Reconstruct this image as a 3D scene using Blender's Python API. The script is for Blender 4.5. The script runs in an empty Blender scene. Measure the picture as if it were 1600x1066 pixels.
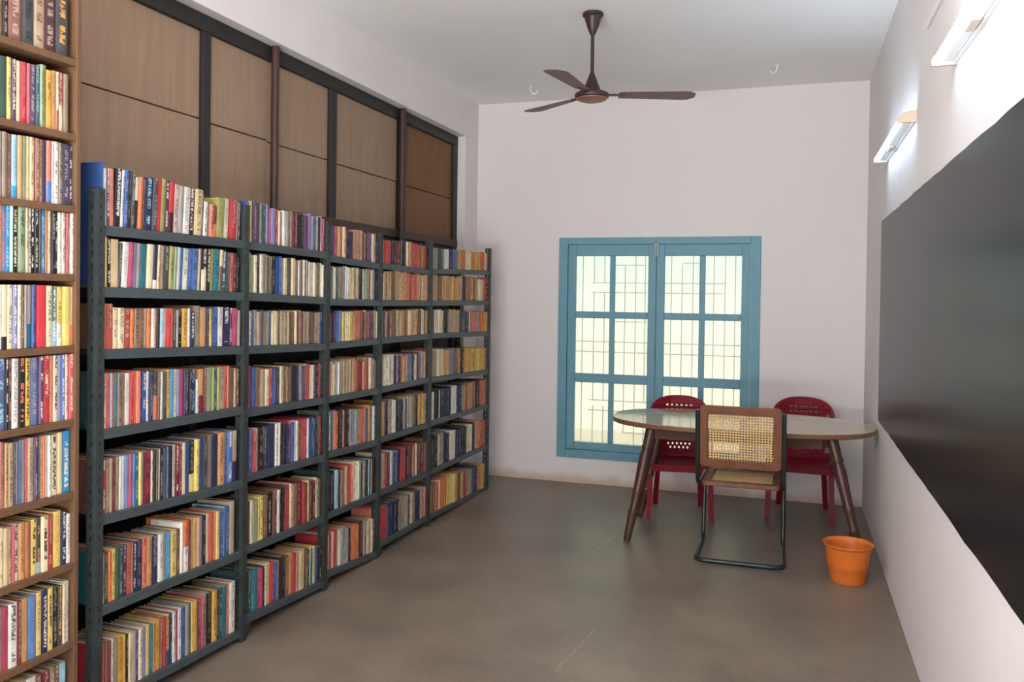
import bpy, bmesh, math, random
import numpy as np
from mathutils import Vector, Matrix
random.seed(7)
C = bpy.context.scene.collection
scene = bpy.context.scene

def lin(c):
    return tuple(((v / 255) / 12.92 if v / 255 <= .04045 else ((v / 255 + .055) / 1.055) ** 2.4) for v in c)

# ------------------------------------------------------------------ camera
YAW, PITCH, ROLL = .3223, .0141, .0133
fw = Vector((-math.sin(YAW) * math.cos(PITCH), math.cos(YAW) * math.cos(PITCH), -math.sin(PITCH)))
rt = Vector((math.cos(YAW), math.sin(YAW), 0))
up = rt.cross(fw)
r2 = rt * math.cos(ROLL) + up * math.sin(ROLL)
u2 = -rt * math.sin(ROLL) + up * math.cos(ROLL)
cam = bpy.data.cameras.new('camera')
co = bpy.data.objects.new('camera', cam); C.objects.link(co)
m = Matrix((r2, u2, -fw)).transposed().to_4x4(); m.translation = (0, 0, 1.6)
co.matrix_world = m
cam.sensor_width = 36; cam.lens = 1314.6754 * 36 / 1600
cam.shift_x = (800 - 798.54) / 1600; cam.shift_y = (479.75 - 533) / 1600
cam.clip_start = .05
scene.camera = co

# ------------------------------------------------------------------ light and exposure
vs = scene.view_settings
vs.view_transform = 'Standard'; vs.look = 'None'; vs.gamma = 1; vs.use_curve_mapping = False
vs.exposure = 0.04
w = bpy.data.worlds.new('sky'); scene.world = w; w.use_nodes = True
bg = w.node_tree.nodes['Background']
bg.inputs[0].default_value = (.80, .90, 1.0, 1); bg.inputs[1].default_value = 1.3
sun = bpy.data.lights.new('sun', 'SUN'); sun.energy = 3.8; sun.angle = math.radians(2); sun.color = (1, .95, .86)
so = bpy.data.objects.new('sun', sun); C.objects.link(so)
so.rotation_euler = (math.radians(32), 0, math.radians(8))
def area(name, loc, rot, sx, sy, power, col=(1, 1, 1)):
    l = bpy.data.lights.new(name, 'AREA'); l.shape = 'RECTANGLE'; l.size = sx; l.size_y = sy
    l.energy = power; l.color = col
    o = bpy.data.objects.new(name, l); C.objects.link(o); o.location = loc; o.rotation_euler = rot
    return o
# added fill lamp behind the camera, aimed up to brighten the ceiling
area('rear_fill', (-.95, -1.7, .95), (math.radians(168), 0, 0), 2.4, 1.5, 560, (.955, .985, 1))

# ------------------------------------------------------------------ materials
def mat(name, col, rough=.6, spec=.3, metal=0, var=0, vscale=4, stretch=(1, 1, 1), bump=0, bscale=40, col2=None, detail=4, emit=0, sheen=0):
    M = bpy.data.materials.new(name); M.use_nodes = True
    nt = M.node_tree; N = nt.nodes; K = nt.links; b = N['Principled BSDF']
    c = lin(col)
    b.inputs['Base Color'].default_value = (*c, 1); b.inputs['Roughness'].default_value = rough
    b.inputs['Specular IOR Level'].default_value = spec; b.inputs['Metallic'].default_value = metal
    if emit:
        b.inputs['Emission Color'].default_value = (*c, 1); b.inputs['Emission Strength'].default_value = emit
    tc = N.new('ShaderNodeTexCoord'); mp = N.new('ShaderNodeMapping'); mp.inputs['Scale'].default_value = stretch
    K.new(tc.outputs['Object'], mp.inputs[0])
    if var or col2:
        n = N.new('ShaderNodeTexNoise'); n.inputs['Scale'].default_value = vscale; n.inputs['Detail'].default_value = detail
        n.inputs['Roughness'].default_value = .62
        K.new(mp.outputs[0], n.inputs['Vector'])
        r = N.new('ShaderNodeValToRGB'); r.color_ramp.elements[0].position = .3; r.color_ramp.elements[1].position = .7
        ca = tuple(x * (1 - var) for x in c); cb = lin(col2) if col2 else tuple(min(1, x * (1 + var)) for x in c)
        r.color_ramp.elements[0].color = (*ca, 1); r.color_ramp.elements[1].color = (*cb, 1)
        K.new(n.outputs['Fac'], r.inputs[0]); K.new(r.outputs[0], b.inputs['Base Color'])
    if bump:
        n2 = N.new('ShaderNodeTexNoise'); n2.inputs['Scale'].default_value = bscale; n2.inputs['Detail'].default_value = 3
        K.new(mp.outputs[0], n2.inputs['Vector'])
        bp = N.new('ShaderNodeBump'); bp.inputs['Strength'].default_value = bump; bp.inputs['Distance'].default_value = .004
        K.new(n2.outputs['Fac'], bp.inputs['Height']); K.new(bp.outputs[0], b.inputs['Normal'])
    return M

MT = dict(
    plaster=mat('white_plaster', (228, 222, 220), .85, .2, var=.035, vscale=1.3, bump=.25, bscale=55),
    ceiling=mat('white_ceiling', (242, 239, 237), .9, .15, var=.03, vscale=.9, bump=.1, bscale=30),
    steel=mat('grey_steel', (66, 74, 78), .45, .45, var=.10, vscale=9),
    angle=mat('slotted_angle', (48, 54, 54), .5, .4, var=.25, vscale=16, bump=.3, bscale=60),
    casewood=mat('brown_case_wood', (106, 77, 55), .5, .3, var=.14, vscale=5, stretch=(3, 3, .5)),
    plywood=mat('tan_plywood', (152, 127, 105), .6, .2, var=.10, vscale=7, stretch=(4, 4, .3), detail=6),
    plydark=mat('brown_plywood', (122, 86, 56), .6, .2, var=.13, vscale=7, stretch=(4, 4, .3), detail=6),
    blackwood=mat('black_frame', (44, 42, 42), .5, .3, var=.12, vscale=10),
    polewood=mat('dark_pole', (66, 44, 40), .45, .35, var=.15, vscale=10),
    bluewood=mat('blue_paint', (106, 153, 170), .5, .35, var=.05, vscale=8, bump=.12, bscale=30),
    board=mat('black_board', (22, 25, 28), .25, .07, var=.16, vscale=2.2, stretch=(1, 1, .35)),
    darkwood=mat('dark_turned_wood', (74, 46, 36), .35, .45, var=.3, vscale=9, stretch=(2, 2, .5)),
    apronwood=mat('apron_wood', (84, 52, 38), .55, .25, var=.2, vscale=8, stretch=(.4, 2, 2)),
    laminate=mat('table_laminate', (172, 150, 124), .09, .65, var=.04, vscale=8, stretch=(.5, 3, 3)),
    edgewood=mat('table_edge', (118, 82, 58), .4, .4, var=.15, vscale=10),
    framewood=mat('chair_wood', (116, 72, 50), .4, .4, var=.18, vscale=12, stretch=(2, 2, 1)),
    cane=mat('woven_cane', (216, 180, 124), .55, .3, var=.12, vscale=40),
    tubegreen=mat('dark_green_tube', (38, 50, 50), .28, .55, metal=.3),
    redplastic=mat('dark_red_plastic', (124, 8, 34), .45, .2, var=.05, vscale=6),
    orange=mat('orange_plastic', (214, 112, 42), .4, .45, var=.06, vscale=14),
    fanbrown=mat('fan_brown', (56, 37, 37), .4, .4),
    fanblade=mat('fan_blade_brown', (116, 96, 86), .5, .35),
    copper=mat('fan_cap_copper', (140, 98, 78), .4, .5, metal=.2, var=.2, vscale=30),
    whitemetal=mat('white_fixture', (232, 232, 228), .45, .4),
    tanmetal=mat('fixture_end', (206, 186, 166), .5, .3),
    tube=mat('lit_tube', (200, 230, 255), .5, .2, emit=29),
    hook=mat('white_hook', (236, 232, 226), .5, .3),
    grille=mat('grille_iron', (128, 138, 132), .6, .3),
    latch=mat('latch_metal', (120, 128, 130), .4, .5, metal=.5),
    bluecover=mat('blue_folder_cover', (46, 72, 122), .5, .3, var=.08, vscale=8),
    outground=mat('outside_ground', (190, 176, 150), .9, .1, var=.1),
)
def ramp_mat_exterior():
    M = mat('exterior_paint', (250, 236, 204), .9, .1)
    nt = M.node_tree; N = nt.nodes; K = nt.links; b = N['Principled BSDF']
    tc = N.new('ShaderNodeTexCoord'); sx = N.new('ShaderNodeSeparateXYZ'); K.new(tc.outputs['Object'], sx.inputs[0])
    n = N.new('ShaderNodeTexNoise'); n.inputs['Scale'].default_value = .8; K.new(tc.outputs['Object'], n.inputs['Vector'])
    ad = N.new('ShaderNodeMath'); ad.operation = 'MULTIPLY_ADD'; K.new(n.outputs['Fac'], ad.inputs[0]); ad.inputs[1].default_value = .25
    K.new(sx.outputs['Z'], ad.inputs[2])
    r = N.new('ShaderNodeValToRGB'); e = r.color_ramp.elements
    e[0].position = .0; e[0].color = (*lin((255, 246, 230)), 1); e[1].position = 1; e[1].color = (*lin((222, 246, 226)), 1)
    mr = N.new('ShaderNodeMapRange'); mr.inputs['From Min'].default_value = 1.35; mr.inputs['From Max'].default_value = 2.05
    K.new(ad.outputs[0], mr.inputs['Value']); K.new(mr.outputs[0], r.inputs[0]); K.new(r.outputs[0], b.inputs['Base Color'])
    return M
MT['exterior'] = ramp_mat_exterior()

CRACKS = [(-.93, 3.44, -.87, 3.96), (-1.15, 5.1, -1.1, 5.53)]
def floor_mat():
    M = mat('cement_floor', (126, 112, 98), .38, .42)
    nt = M.node_tree; N = nt.nodes; K = nt.links; b = N['Principled BSDF']
    tc = N.new('ShaderNodeTexCoord')
    def noise(sc, det, st=(1, 1, 1)):
        mp = N.new('ShaderNodeMapping'); mp.inputs['Scale'].default_value = st; K.new(tc.outputs['Object'], mp.inputs[0])
        n = N.new('ShaderNodeTexNoise'); n.inputs['Scale'].default_value = sc; n.inputs['Detail'].default_value = det; n.inputs['Roughness'].default_value = .65
        K.new(mp.outputs[0], n.inputs['Vector']); return n
    a = noise(1.6, 5); f = noise(60, 3)
    r = N.new('ShaderNodeValToRGB'); e = r.color_ramp.elements
    e[0].position = .3; e[0].color = (*lin((104, 92, 82)), 1); e[1].position = .68; e[1].color = (*lin((136, 122, 108)), 1)
    K.new(a.outputs['Fac'], r.inputs[0])
    mx = N.new('ShaderNodeMixRGB'); mx.blend_type = 'OVERLAY'; mx.inputs[0].default_value = .3
    K.new(r.outputs[0], mx.inputs[1]); K.new(f.outputs['Fac'], mx.inputs[2]); K.new(mx.outputs[0], b.inputs['Base Color'])
    # two hairline cracks with pale edges in the cement
    def crack(x0, y0, x1, y1):
        L = math.hypot(x1 - x0, y1 - y0); ang = math.atan2(y1 - y0, x1 - x0)
        wob = noise(9, 2); sc = N.new('ShaderNodeVectorMath'); sc.operation = 'SCALE'; sc.inputs['Scale'].default_value = .05; K.new(wob.outputs['Color'], sc.inputs[0])
        av = N.new('ShaderNodeVectorMath'); av.operation = 'ADD'; K.new(tc.outputs['Object'], av.inputs[0]); K.new(sc.outputs[0], av.inputs[1])
        sb = N.new('ShaderNodeVectorMath'); sb.operation = 'SUBTRACT'; sb.inputs[1].default_value = (x0 + .025, y0 + .025, 0); K.new(av.outputs[0], sb.inputs[0])
        vr = N.new('ShaderNodeVectorRotate'); vr.rotation_type = 'Z_AXIS'; vr.inputs['Angle'].default_value = -ang; K.new(sb.outputs[0], vr.inputs['Vector'])
        s = N.new('ShaderNodeSeparateXYZ'); K.new(vr.outputs[0], s.inputs[0])
        def m(op, a, b):
            q = N.new('ShaderNodeMath'); q.operation = op
            if isinstance(a, (int, float)): q.inputs[0].default_value = a
            else: K.new(a, q.inputs[0])
            q.inputs[1].default_value = b if isinstance(b, (int, float)) else 0
            if not isinstance(b, (int, float)): K.new(b, q.inputs[1])
            return q.outputs[0]
        return m('MULTIPLY', m('LESS_THAN', m('ABSOLUTE', s.outputs[1], 0), .0035), m('LESS_THAN', m('ABSOLUTE', m('SUBTRACT', s.outputs[0], L / 2), 0), L / 2))
    last = mx.outputs[0]
    for cr in (CRACKS):
        mc = N.new('ShaderNodeMixRGB'); mc.inputs[2].default_value = (*lin((158, 142, 124)), 1)
        fac = N.new('ShaderNodeMath'); fac.operation = 'MULTIPLY'; fac.inputs[1].default_value = .6; K.new(crack(*cr), fac.inputs[0])
        K.new(fac.outputs[0], mc.inputs[0]); K.new(last, mc.inputs[1]); last = mc.outputs[0]
    K.new(last, b.inputs['Base Color'])
    rr = N.new('ShaderNodeMapRange'); rr.inputs['To Min'].default_value = .26; rr.inputs['To Max'].default_value = .5
    K.new(a.outputs['Fac'], rr.inputs['Value']); K.new(rr.outputs[0], b.inputs['Roughness'])
    bp = N.new('ShaderNodeBump'); bp.inputs['Strength'].default_value = .15; bp.inputs['Distance'].default_value = .004
    K.new(a.outputs['Fac'], bp.inputs['Height']); K.new(bp.outputs[0], b.inputs['Normal'])
    return M
MT['floor'] = floor_mat()

def stained_wall():
    """white plaster with the ochre stain that runs along the foot of the back wall"""
    M = mat('stained_plaster', (224, 214, 210), .85, .2, bump=.25, bscale=55)
    nt = M.node_tree; N = nt.nodes; K = nt.links; b = N['Principled BSDF']
    tc = N.new('ShaderNodeTexCoord'); sx = N.new('ShaderNodeSeparateXYZ'); K.new(tc.outputs['Object'], sx.inputs[0])
    n = N.new('ShaderNodeTexNoise'); n.inputs['Scale'].default_value = 5; n.inputs['Detail'].default_value = 5; K.new(tc.outputs['Object'], n.inputs['Vector'])
    md = N.new('ShaderNodeMath'); md.operation = 'MULTIPLY_ADD'; K.new(n.outputs['Fac'], md.inputs[0]); md.inputs[1].default_value = -.16
    K.new(sx.outputs['Z'], md.inputs[2])
    mr = N.new('ShaderNodeMapRange'); mr.inputs['From Min'].default_value = -.06; mr.inputs['From Max'].default_value = .02
    mr.inputs['To Min'].default_value = .75; mr.inputs['To Max'].default_value = 0
    K.new(md.outputs[0], mr.inputs['Value'])
    mx = N.new('ShaderNodeMixRGB'); mx.inputs[1].default_value = (*lin((226, 219, 217)), 1); mx.inputs[2].default_value = (*lin((196, 166, 140)), 1)
    K.new(mr.outputs[0], mx.inputs[0]); K.new(mx.outputs[0], b.inputs['Base Color'])
    return M
MT['backwall'] = stained_wall()

def glass_mat():
    """obscured glass: mostly clear, part milky, with a dull surface"""
    M = bpy.data.materials.new('window_glass'); M.use_nodes = True
    nt = M.node_tree; N = nt.nodes; K = nt.links; N.remove(N['Principled BSDF'])
    t = N.new('ShaderNodeBsdfTransparent'); t.inputs[0].default_value = (.97, .98, .96, 1)
    tl = N.new('ShaderNodeBsdfTranslucent'); tl.inputs[0].default_value = (.94, .95, .90, 1)
    m0 = N.new('ShaderNodeMixShader'); m0.inputs[0].default_value = .3; K.new(t.outputs[0], m0.inputs[1]); K.new(tl.outputs[0], m0.inputs[2])
    g = N.new('ShaderNodeBsdfGlossy'); g.inputs['Roughness'].default_value = .5
    mx = N.new('ShaderNodeMixShader'); mx.inputs[0].default_value = .04; K.new(m0.outputs[0], mx.inputs[1]); K.new(g.outputs[0], mx.inputs[2])
    K.new(mx.outputs[0], N['Material Output'].inputs[0]); return M
MT['glass'] = glass_mat()

def book_mat():
    """cover cloth / card: own colour, second printed colour below a height, lettering along the spine; all read from the mesh"""
    M = mat('book_cover', (200, 200, 200), .5, .35)
    nt = M.node_tree; N = nt.nodes; K = nt.links; b = N['Principled BSDF']
    def attr(n):
        a = N.new('ShaderNodeAttribute'); a.attribute_name = n; return a
    col, ink, alt, inf = attr('col'), attr('ink'), attr('alt'), attr('inf')
    sp = N.new('ShaderNodeSeparateColor'); K.new(inf.outputs['Color'], sp.inputs[0])   # u, v (m), seed ; alpha = split height (m)
    def math_(op, a, bb, c=None):
        n = N.new('ShaderNodeMath'); n.operation = op
        for i, x in enumerate((a, bb, c)):
            if x is None: continue
            if isinstance(x, (int, float)): n.inputs[i].default_value = x
            else: K.new(x, n.inputs[i])
        return n.outputs[0]
    u, v, seed = sp.outputs[0], sp.outputs[1], sp.outputs[2]
    split = math_('LESS_THAN', v, inf.outputs['Alpha'])
    mx = N.new('ShaderNodeMixRGB'); K.new(split, mx.inputs[0]); K.new(col.outputs['Color'], mx.inputs[1]); K.new(alt.outputs['Color'], mx.inputs[2])
    cb = N.new('ShaderNodeCombineXYZ'); K.new(math_('MULTIPLY', u, 2.2), cb.inputs[0]); K.new(math_('MULTIPLY', v, 170), cb.inputs[1]); K.new(math_('MULTIPLY', seed, 91), cb.inputs[2])
    n = N.new('ShaderNodeTexNoise'); n.inputs['Scale'].default_value = 1; n.inputs['Detail'].default_value = 1; K.new(cb.outputs[0], n.inputs['Vector'])
    letters = math_('GREATER_THAN', n.outputs['Fac'], .47)
    mid = math_('LESS_THAN', math_('ABSOLUTE', math_('SUBTRACT', u, .5), 0), .23)
    words = N.new('ShaderNodeTexNoise'); cw = N.new('ShaderNodeCombineXYZ'); K.new(math_('MULTIPLY', v, 22), cw.inputs[1]); K.new(math_('MULTIPLY', seed, 57), cw.inputs[2])
    K.new(cw.outputs[0], words.inputs['Vector']); words.inputs['Scale'].default_value = 1; words.inputs['Detail'].default_value = 0
    gap = math_('GREATER_THAN', words.outputs['Fac'], .42)
    inr = math_('GREATER_THAN', v, .018)
    msk = math_('MULTIPLY', math_('MULTIPLY', letters, mid), math_('MULTIPLY', gap, inr))
    msk = math_('MULTIPLY', msk, ink.outputs['Alpha'])
    m2 = N.new('ShaderNodeMixRGB'); K.new(msk, m2.inputs[0]); K.new(mx.outputs[0], m2.inputs[1]); K.new(ink.outputs['Color'], m2.inputs[2])
    wn = N.new('ShaderNodeTexNoise'); wn.inputs['Scale'].default_value = 60; wn.inputs['Detail'].default_value = 4
    tc = N.new('ShaderNodeTexCoord'); mp = N.new('ShaderNodeMapping'); mp.inputs['Scale'].default_value = (1, 1, .25); K.new(tc.outputs['Object'], mp.inputs[0]); K.new(mp.outputs[0], wn.inputs['Vector'])
    hv = N.new('ShaderNodeHueSaturation'); hv.inputs['Saturation'].default_value = .95; K.new(m2.outputs[0], hv.inputs['Color'])
    mr = N.new('ShaderNodeMapRange'); mr.inputs['To Min'].default_value = .42; mr.inputs['To Max'].default_value = 1.18; K.new(wn.outputs['Fac'], mr.inputs['Value'])
    K.new(mr.outputs[0], hv.inputs['Value']); K.new(hv.outputs[0], b.inputs['Base Color'])
    return M
MT['book'] = book_mat()
MT['paper'] = mat('aged_paper', (184, 164, 134), .9, .1, var=.18, vscale=120, stretch=(.3, 3, 1))

# ------------------------------------------------------------------ mesh helpers
class MB:
    def __init__(s): s.v = []; s.f = []
    def add(s, vs, fs):
        o = len(s.v); s.v += [tuple(p) for p in vs]; s.f += [tuple(i + o for i in q) for q in fs]; return s
    def box(s, a, b):
        (x0, y0, z0), (x1, y1, z1) = a, b
        return s.add([(x0, y0, z0), (x1, y0, z0), (x1, y1, z0), (x0, y1, z0), (x0, y0, z1), (x1, y0, z1), (x1, y1, z1), (x0, y1, z1)],
                     [(0, 3, 2, 1), (4, 5, 6, 7), (0, 1, 5, 4), (1, 2, 6, 5), (2, 3, 7, 6), (3, 0, 4, 7)])
    def cbox(s, a, b, c=.004):
        """box with chamfered edges"""
        bm = bmesh.new(); bmesh.ops.create_cube(bm, size=1)
        for p in bm.verts: p.co = Vector([a[i] + (p.co[i] + .5) * (b[i] - a[i]) for i in range(3)])
        bmesh.ops.bevel(bm, geom=bm.edges[:], offset=c, segments=2, affect='EDGES', profile=.5)
        bm.verts.index_update(); s.add([p.co[:] for p in bm.verts], [[q.index for q in fc.verts] for fc in bm.faces]); bm.free(); return s
    def lathe(s, prof, n=24, axis=None, org=(0, 0, 0), cap=True):
        """prof = [(r, t)] turned about axis (default z) from org"""
        A = Vector(axis or (0, 0, 1)).normalized(); O = Vector(org)
        X = A.orthogonal().normalized(); Y = A.cross(X)
        vs = []; fs = []
        for r, t in prof:
            for k in range(n):
                a = 2 * math.pi * k / n; vs.append(O + A * t + (X * math.cos(a) + Y * math.sin(a)) * r)
        for i in range(len(prof) - 1):
            for k in range(n):
                q = (k + 1) % n; fs.append((i * n + k, i * n + q, (i + 1) * n + q, (i + 1) * n + k))
        if cap:
            fs.append(tuple(range(n))[::-1]); fs.append(tuple(range((len(prof) - 1) * n, len(prof) * n)))
        return s.add(vs, fs)
    def sweep(s, pts, sect, upv=(0, 0, 1), closed=False, scale=None):
        """sweep a closed section [(a,b)] along pts"""
        P = [Vector(p) for p in pts]; n = len(sect); vs = []; fs = []
        for i, p in enumerate(P):
            d = ((P[(i + 1) % len(P)] if closed or i + 1 < len(P) else p) - (P[i - 1] if closed or i else p)).normalized()
            U = Vector(upv); sd = d.cross(U)
            if sd.length < 1e-3: sd = d.cross(Vector((1, 0, 0)))
            sd.normalize(); U2 = sd.cross(d).normalized(); k = scale[i] if scale else 1
            vs += [p + sd * a * k + U2 * b * k for a, b in sect]
        m = len(P)
        for i in range(m if closed else m - 1):
            for k in range(n):
                q = (k + 1) % n; j = (i + 1) % m; fs.append((i * n + k, i * n + q, j * n + q, j * n + k))
        if not closed: fs.append(tuple(range(n))[::-1]); fs.append(tuple(range((m - 1) * n, m * n)))
        return s.add(vs, fs)
    def tube(s, pts, r, n=10, closed=False, scale=None):
        P = [Vector(p) for p in pts]; vs = []; fs = []; m = len(P); prev = None
        for i, p in enumerate(P):
            d = ((P[(i + 1) % m] if closed or i + 1 < m else p) - (P[i - 1] if closed or i else p)).normalized()
            X = (prev - d * prev.dot(d)) if prev else d.orthogonal()
            X.normalize(); prev = X; Y = d.cross(X); k = r * (scale[i] if scale else 1)
            vs += [p + (X * math.cos(2 * math.pi * j / n) + Y * math.sin(2 * math.pi * j / n)) * k for j in range(n)]
        for i in range(m if closed else m - 1):
            for k in range(n):
                q = (k + 1) % n; j = (i + 1) % m; fs.append((i * n + k, i * n + q, j * n + q, j * n + k))
        if not closed: fs.append(tuple(range(n))[::-1]); fs.append(tuple(range((m - 1) * n, m * n)))
        return s.add(vs, fs)
    def prism(s, poly, z0, z1):
        n = len(poly)
        return s.add([(x, y, z0) for x, y in poly] + [(x, y, z1) for x, y in poly],
                     [tuple(range(n))[::-1], tuple(range(n, 2 * n))] + [(i, (i + 1) % n, n + (i + 1) % n, n + i) for i in range(n)])
    def xf(s, M, i0=0):
        s.v[i0:] = [tuple(M @ Vector(p)) for p in s.v[i0:]]; return s
    def mesh(s, name):
        me = bpy.data.meshes.new(name); me.from_pydata(s.v, [], s.f); me.update(); return me
def obj(name, mb, material, parent=None, smooth=False, fix=True):
    me = mb.mesh(name) if isinstance(mb, MB) else mb
    if fix:
        bm = bmesh.new(); bm.from_mesh(me); bmesh.ops.recalc_face_normals(bm, faces=bm.faces[:]); bm.to_mesh(me); bm.free()
    if material: me.materials.append(material)
    if smooth:
        me.polygons.foreach_set('use_smooth', [True] * len(me.polygons))
        me.set_sharp_from_angle(angle=math.radians(38))
    o = bpy.data.objects.new(name, me); C.objects.link(o)
    if parent: o.parent = parent
    return o
def empty(name, loc=(0, 0, 0), rz=0):
    o = bpy.data.objects.new(name, None); C.objects.link(o); o.location = loc; o.rotation_euler = (0, 0, rz); o.empty_display_size = .05; return o
def tag(o, label, cat, group=None):
    o['label'] = label; o['category'] = cat
    if group: o['group'] = group
    return o
def structure(o, label=None):
    o['kind'] = 'structure'
    if label: o['label'] = label
    return o
def fillet(pts, r, n=6, closed=False):
    """round the corners of a polyline"""
    P = [Vector(p) for p in pts]; out = []
    for i, p in enumerate(P):
        if not closed and i in (0, len(P) - 1): out.append(p); continue
        a, b = P[i - 1], P[(i + 1) % len(P)]
        da, db = (a - p), (b - p); k = min(r, da.length * .49, db.length * .49)
        s, e = p + da.normalized() * k, p + db.normalized() * k
        for j in range(n + 1):
            t = j / n; out.append(s * (1 - t) ** 2 + p * 2 * t * (1 - t) + e * t * t)
    return out
# ------------------------------------------------------------------ the room
XL, XB, XR, YD, ZC, YF = -2.35, -2.666, .537, 7.0, 3.282, -2.5
structure(obj('floor', MB().box((-3.4, YF - 2.5, -.12), (XR + .2, YD + .2, 0)), MT['floor']))
structure(obj('ceiling', MB().box((-3.4, YF - 2.2, ZC), (XR + .2, YD + .2, ZC + .12)), MT['ceiling']))  # slab carried on unseen past the rear wall to keep the sun out
structure(obj('wall_right', MB().box((XR, YF, 0), (XR + .2, YD + .2, ZC)), MT['plaster']))
wl = MB().box((-3.2, YF, 2.95), (XB, YD, ZC))           # beam over the partition
wl.box((-3.2, 6.705, 0), (XB, YD, 2.95))                # pier in the far corner
wl.box((-3.2, YF, 0), (-2.84, 6.705, 2.95))             # unseen backing added behind the partition to stop light leaks
structure(obj('wall_left', wl, MT['plaster']))
WX0, WX1, WZ0, WZ1 = -1.900, -.245, .222, 2.09
wb = MB().box((-3.2, YD, 0), (WX0, YD + .2, ZC)).box((WX1, YD, 0), (XR, YD + .2, ZC)).box((WX0, YD, WZ1), (WX1, YD + .2, ZC)).box((WX0, YD, 0), (WX1, YD + .2, WZ0))
structure(obj('wall_back', wb, MT['backwall']))
wr = MB().box((-3.2, YF - .2, 0), (-2.3, YF, ZC)).box((.45, YF - .2, 0), (XR + .2, YF, ZC)).box((-2.3, YF - .2, 2.85), (.45, YF, ZC))
structure(obj('wall_rear', wr, MT['plaster']))
structure(obj('exterior_wall', MB().box((-9, 10.2, -.1), (6, 10.4, 3.4)), MT['exterior']))
structure(obj('exterior_ground', MB().box((-9, YD + .2, -.15), (6, 12, -.05)), MT['outground']))

# partition of plywood panels in a black frame above and behind the racks
pt = structure(empty('partition', (-2.735, 4.5, 0)), 'tan plywood partition in a black timber frame above the racks')
def pbox(name, a, b, m, c=.004):
    o = obj(name, MB().cbox(a, b, c), m, pt); o.matrix_parent_inverse = Matrix.Translation((2.735, -4.5, 0)); return o
XP = -2.735
pbox('top_rail', (XP - .06, 1.0, 2.868), (XP, 6.702, 2.949), MT['blackwood'])
pbox('bottom_rail', (XP - .06, 1.0, 2.005), (XP + .004, 6.702, 2.066), MT['polewood'])
MUL = [(1.0, 1.06), (2.28, 2.34), (3.42, 3.477), (4.611, 4.688), (5.615, 5.70), (6.616, 6.702)]
for a, b in MUL: pbox('mullion', (XP - .055, a, .02), (XP - .001, b, 2.868), MT['blackwood'])
for a, b in ((3.945, 4.017), (5.531, 5.615)):
    o = obj('pole', MB().lathe([(.022, 1.9), (.022, 2.945)], 16, org=(XP + .024, (a + b) / 2, 0)), MT['polewood'], pt, True); o.matrix_parent_inverse = Matrix.Translation((2.735, -4.5, 0))
segs = [(1.06, 2.28), (2.34, 3.42), (3.477, 3.978), (3.984, 4.611), (4.688, 5.572), (5.70, 6.616)]
for i, (a, b) in enumerate(segs):
    m = MT['plydark'] if i == 5 else MT['plywood']
    zj = 2.45 - .008 * i
    pbox('plywood_panel', (XP - .04, a, zj + .003), (XP - .022 - .002 * (i % 2), b, 2.868), m, .003)
    pbox('plywood_panel', (XP - .04, a, 2.066), (XP - .024, b, zj - .003), m, .003)
    pbox('plywood_panel', (XP - .04, a, .03), (XP - .024, b, 2.005), MT['blackwood'], .003)  # lower panels blackened: shade behind the racks put into their colour

# ------------------------------------------------------------------ window_1
win = structure(empty('window_1', (-1.07, YD, WZ0)), 'pale blue casement window with two sashes of six panes')
def wpart(name, mb, m, parent=win):
    o = obj(name, mb, m, parent)
    if parent is win: o.matrix_parent_inverse = Matrix.Translation((1.07, -YD, -WZ0))
    return o
F0, F1 = YD - .018, YD + .07
fr = MB()
fr.cbox((WX0 - .004, F0, WZ0 - .005), (-1.826, F1, WZ1 + .006)).cbox((-.318, F0, WZ0 - .005), (WX1 + .004, F1, WZ1 + .006))
fr.cbox((-1.826, F0, 2.038), (-.318, F1, WZ1 + .006)).cbox((-1.826, F0, WZ0 - .005), (-.318, F1, .286))
wpart('window_frame', fr, MT['bluewood'])
S0, S1 = YD - .006, YD + .036
ROWZ = [(1.469, 1.942), (.941, 1.414), (.352, .865)]
for xa, xb, cols in ((-1.823, -1.073, [(-1.756, -1.462), (-1.418, -1.138)]), (-1.068, -.321, [(-1.003, -.72), (-.674, -.387)])):
    sb = MB()
    sb.cbox((xa, S0, .289), (cols[0][0], S1, 2.035)).cbox((cols[1][1], S0, .289), (xb, S1, 2.035))
    sb.cbox((cols[0][0], S0, 1.942), (cols[1][1], S1, 2.035)).cbox((cols[0][0], S0, .289), (cols[1][1], S1, .352))
    sash = wpart('sash', sb, MT['bluewood'])
    ib = MB().cbox((cols[0][1], S0 + .004, .352), (cols[1][0], S1 - .004, 1.942), .006)
    for za, zb_ in ((1.414, 1.469), (.865, .941)): ib.cbox((cols[0][0], S0 + .0025, za), (cols[1][1], S1 - .0025, zb_), .006)
    bar = obj('glazing_bar', ib, MT['bluewood'], sash)
    for (za, zb_) in ROWZ:
        for (pa, pb) in cols:
            obj('pane', MB().box((pa - .004, YD + .014, za - .004), (pb + .004, YD + .018, zb_ + .004)), MT['glass'], sash)
lb = MB().cbox((-1.092, YD - .022, 1.93), (-1.05, YD - .007, 2.052), .004).lathe([(.006, 0), (.006, .10)], 10, (0, 0, 1), (-1.071, YD - .026, 1.94))
wpart('latch_bolt', lb, MT['latch'])
g = MB(); GY = YD + .10
def vbar(x, a, b): g.box((x - .004, GY, a), (x + .004, GY + .008, b))
def hbar(z, a, b): g.box((a, GY + .001, z - .004), (b, GY + .007, z + .004))
VX = [-1.82, -1.719, -1.619, -1.528, -1.44, -1.351, -1.26, -1.179, -1.09, -1.03, -.961, -.871, -.782, -.70, -.613, -.523, -.442, -.36]
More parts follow.
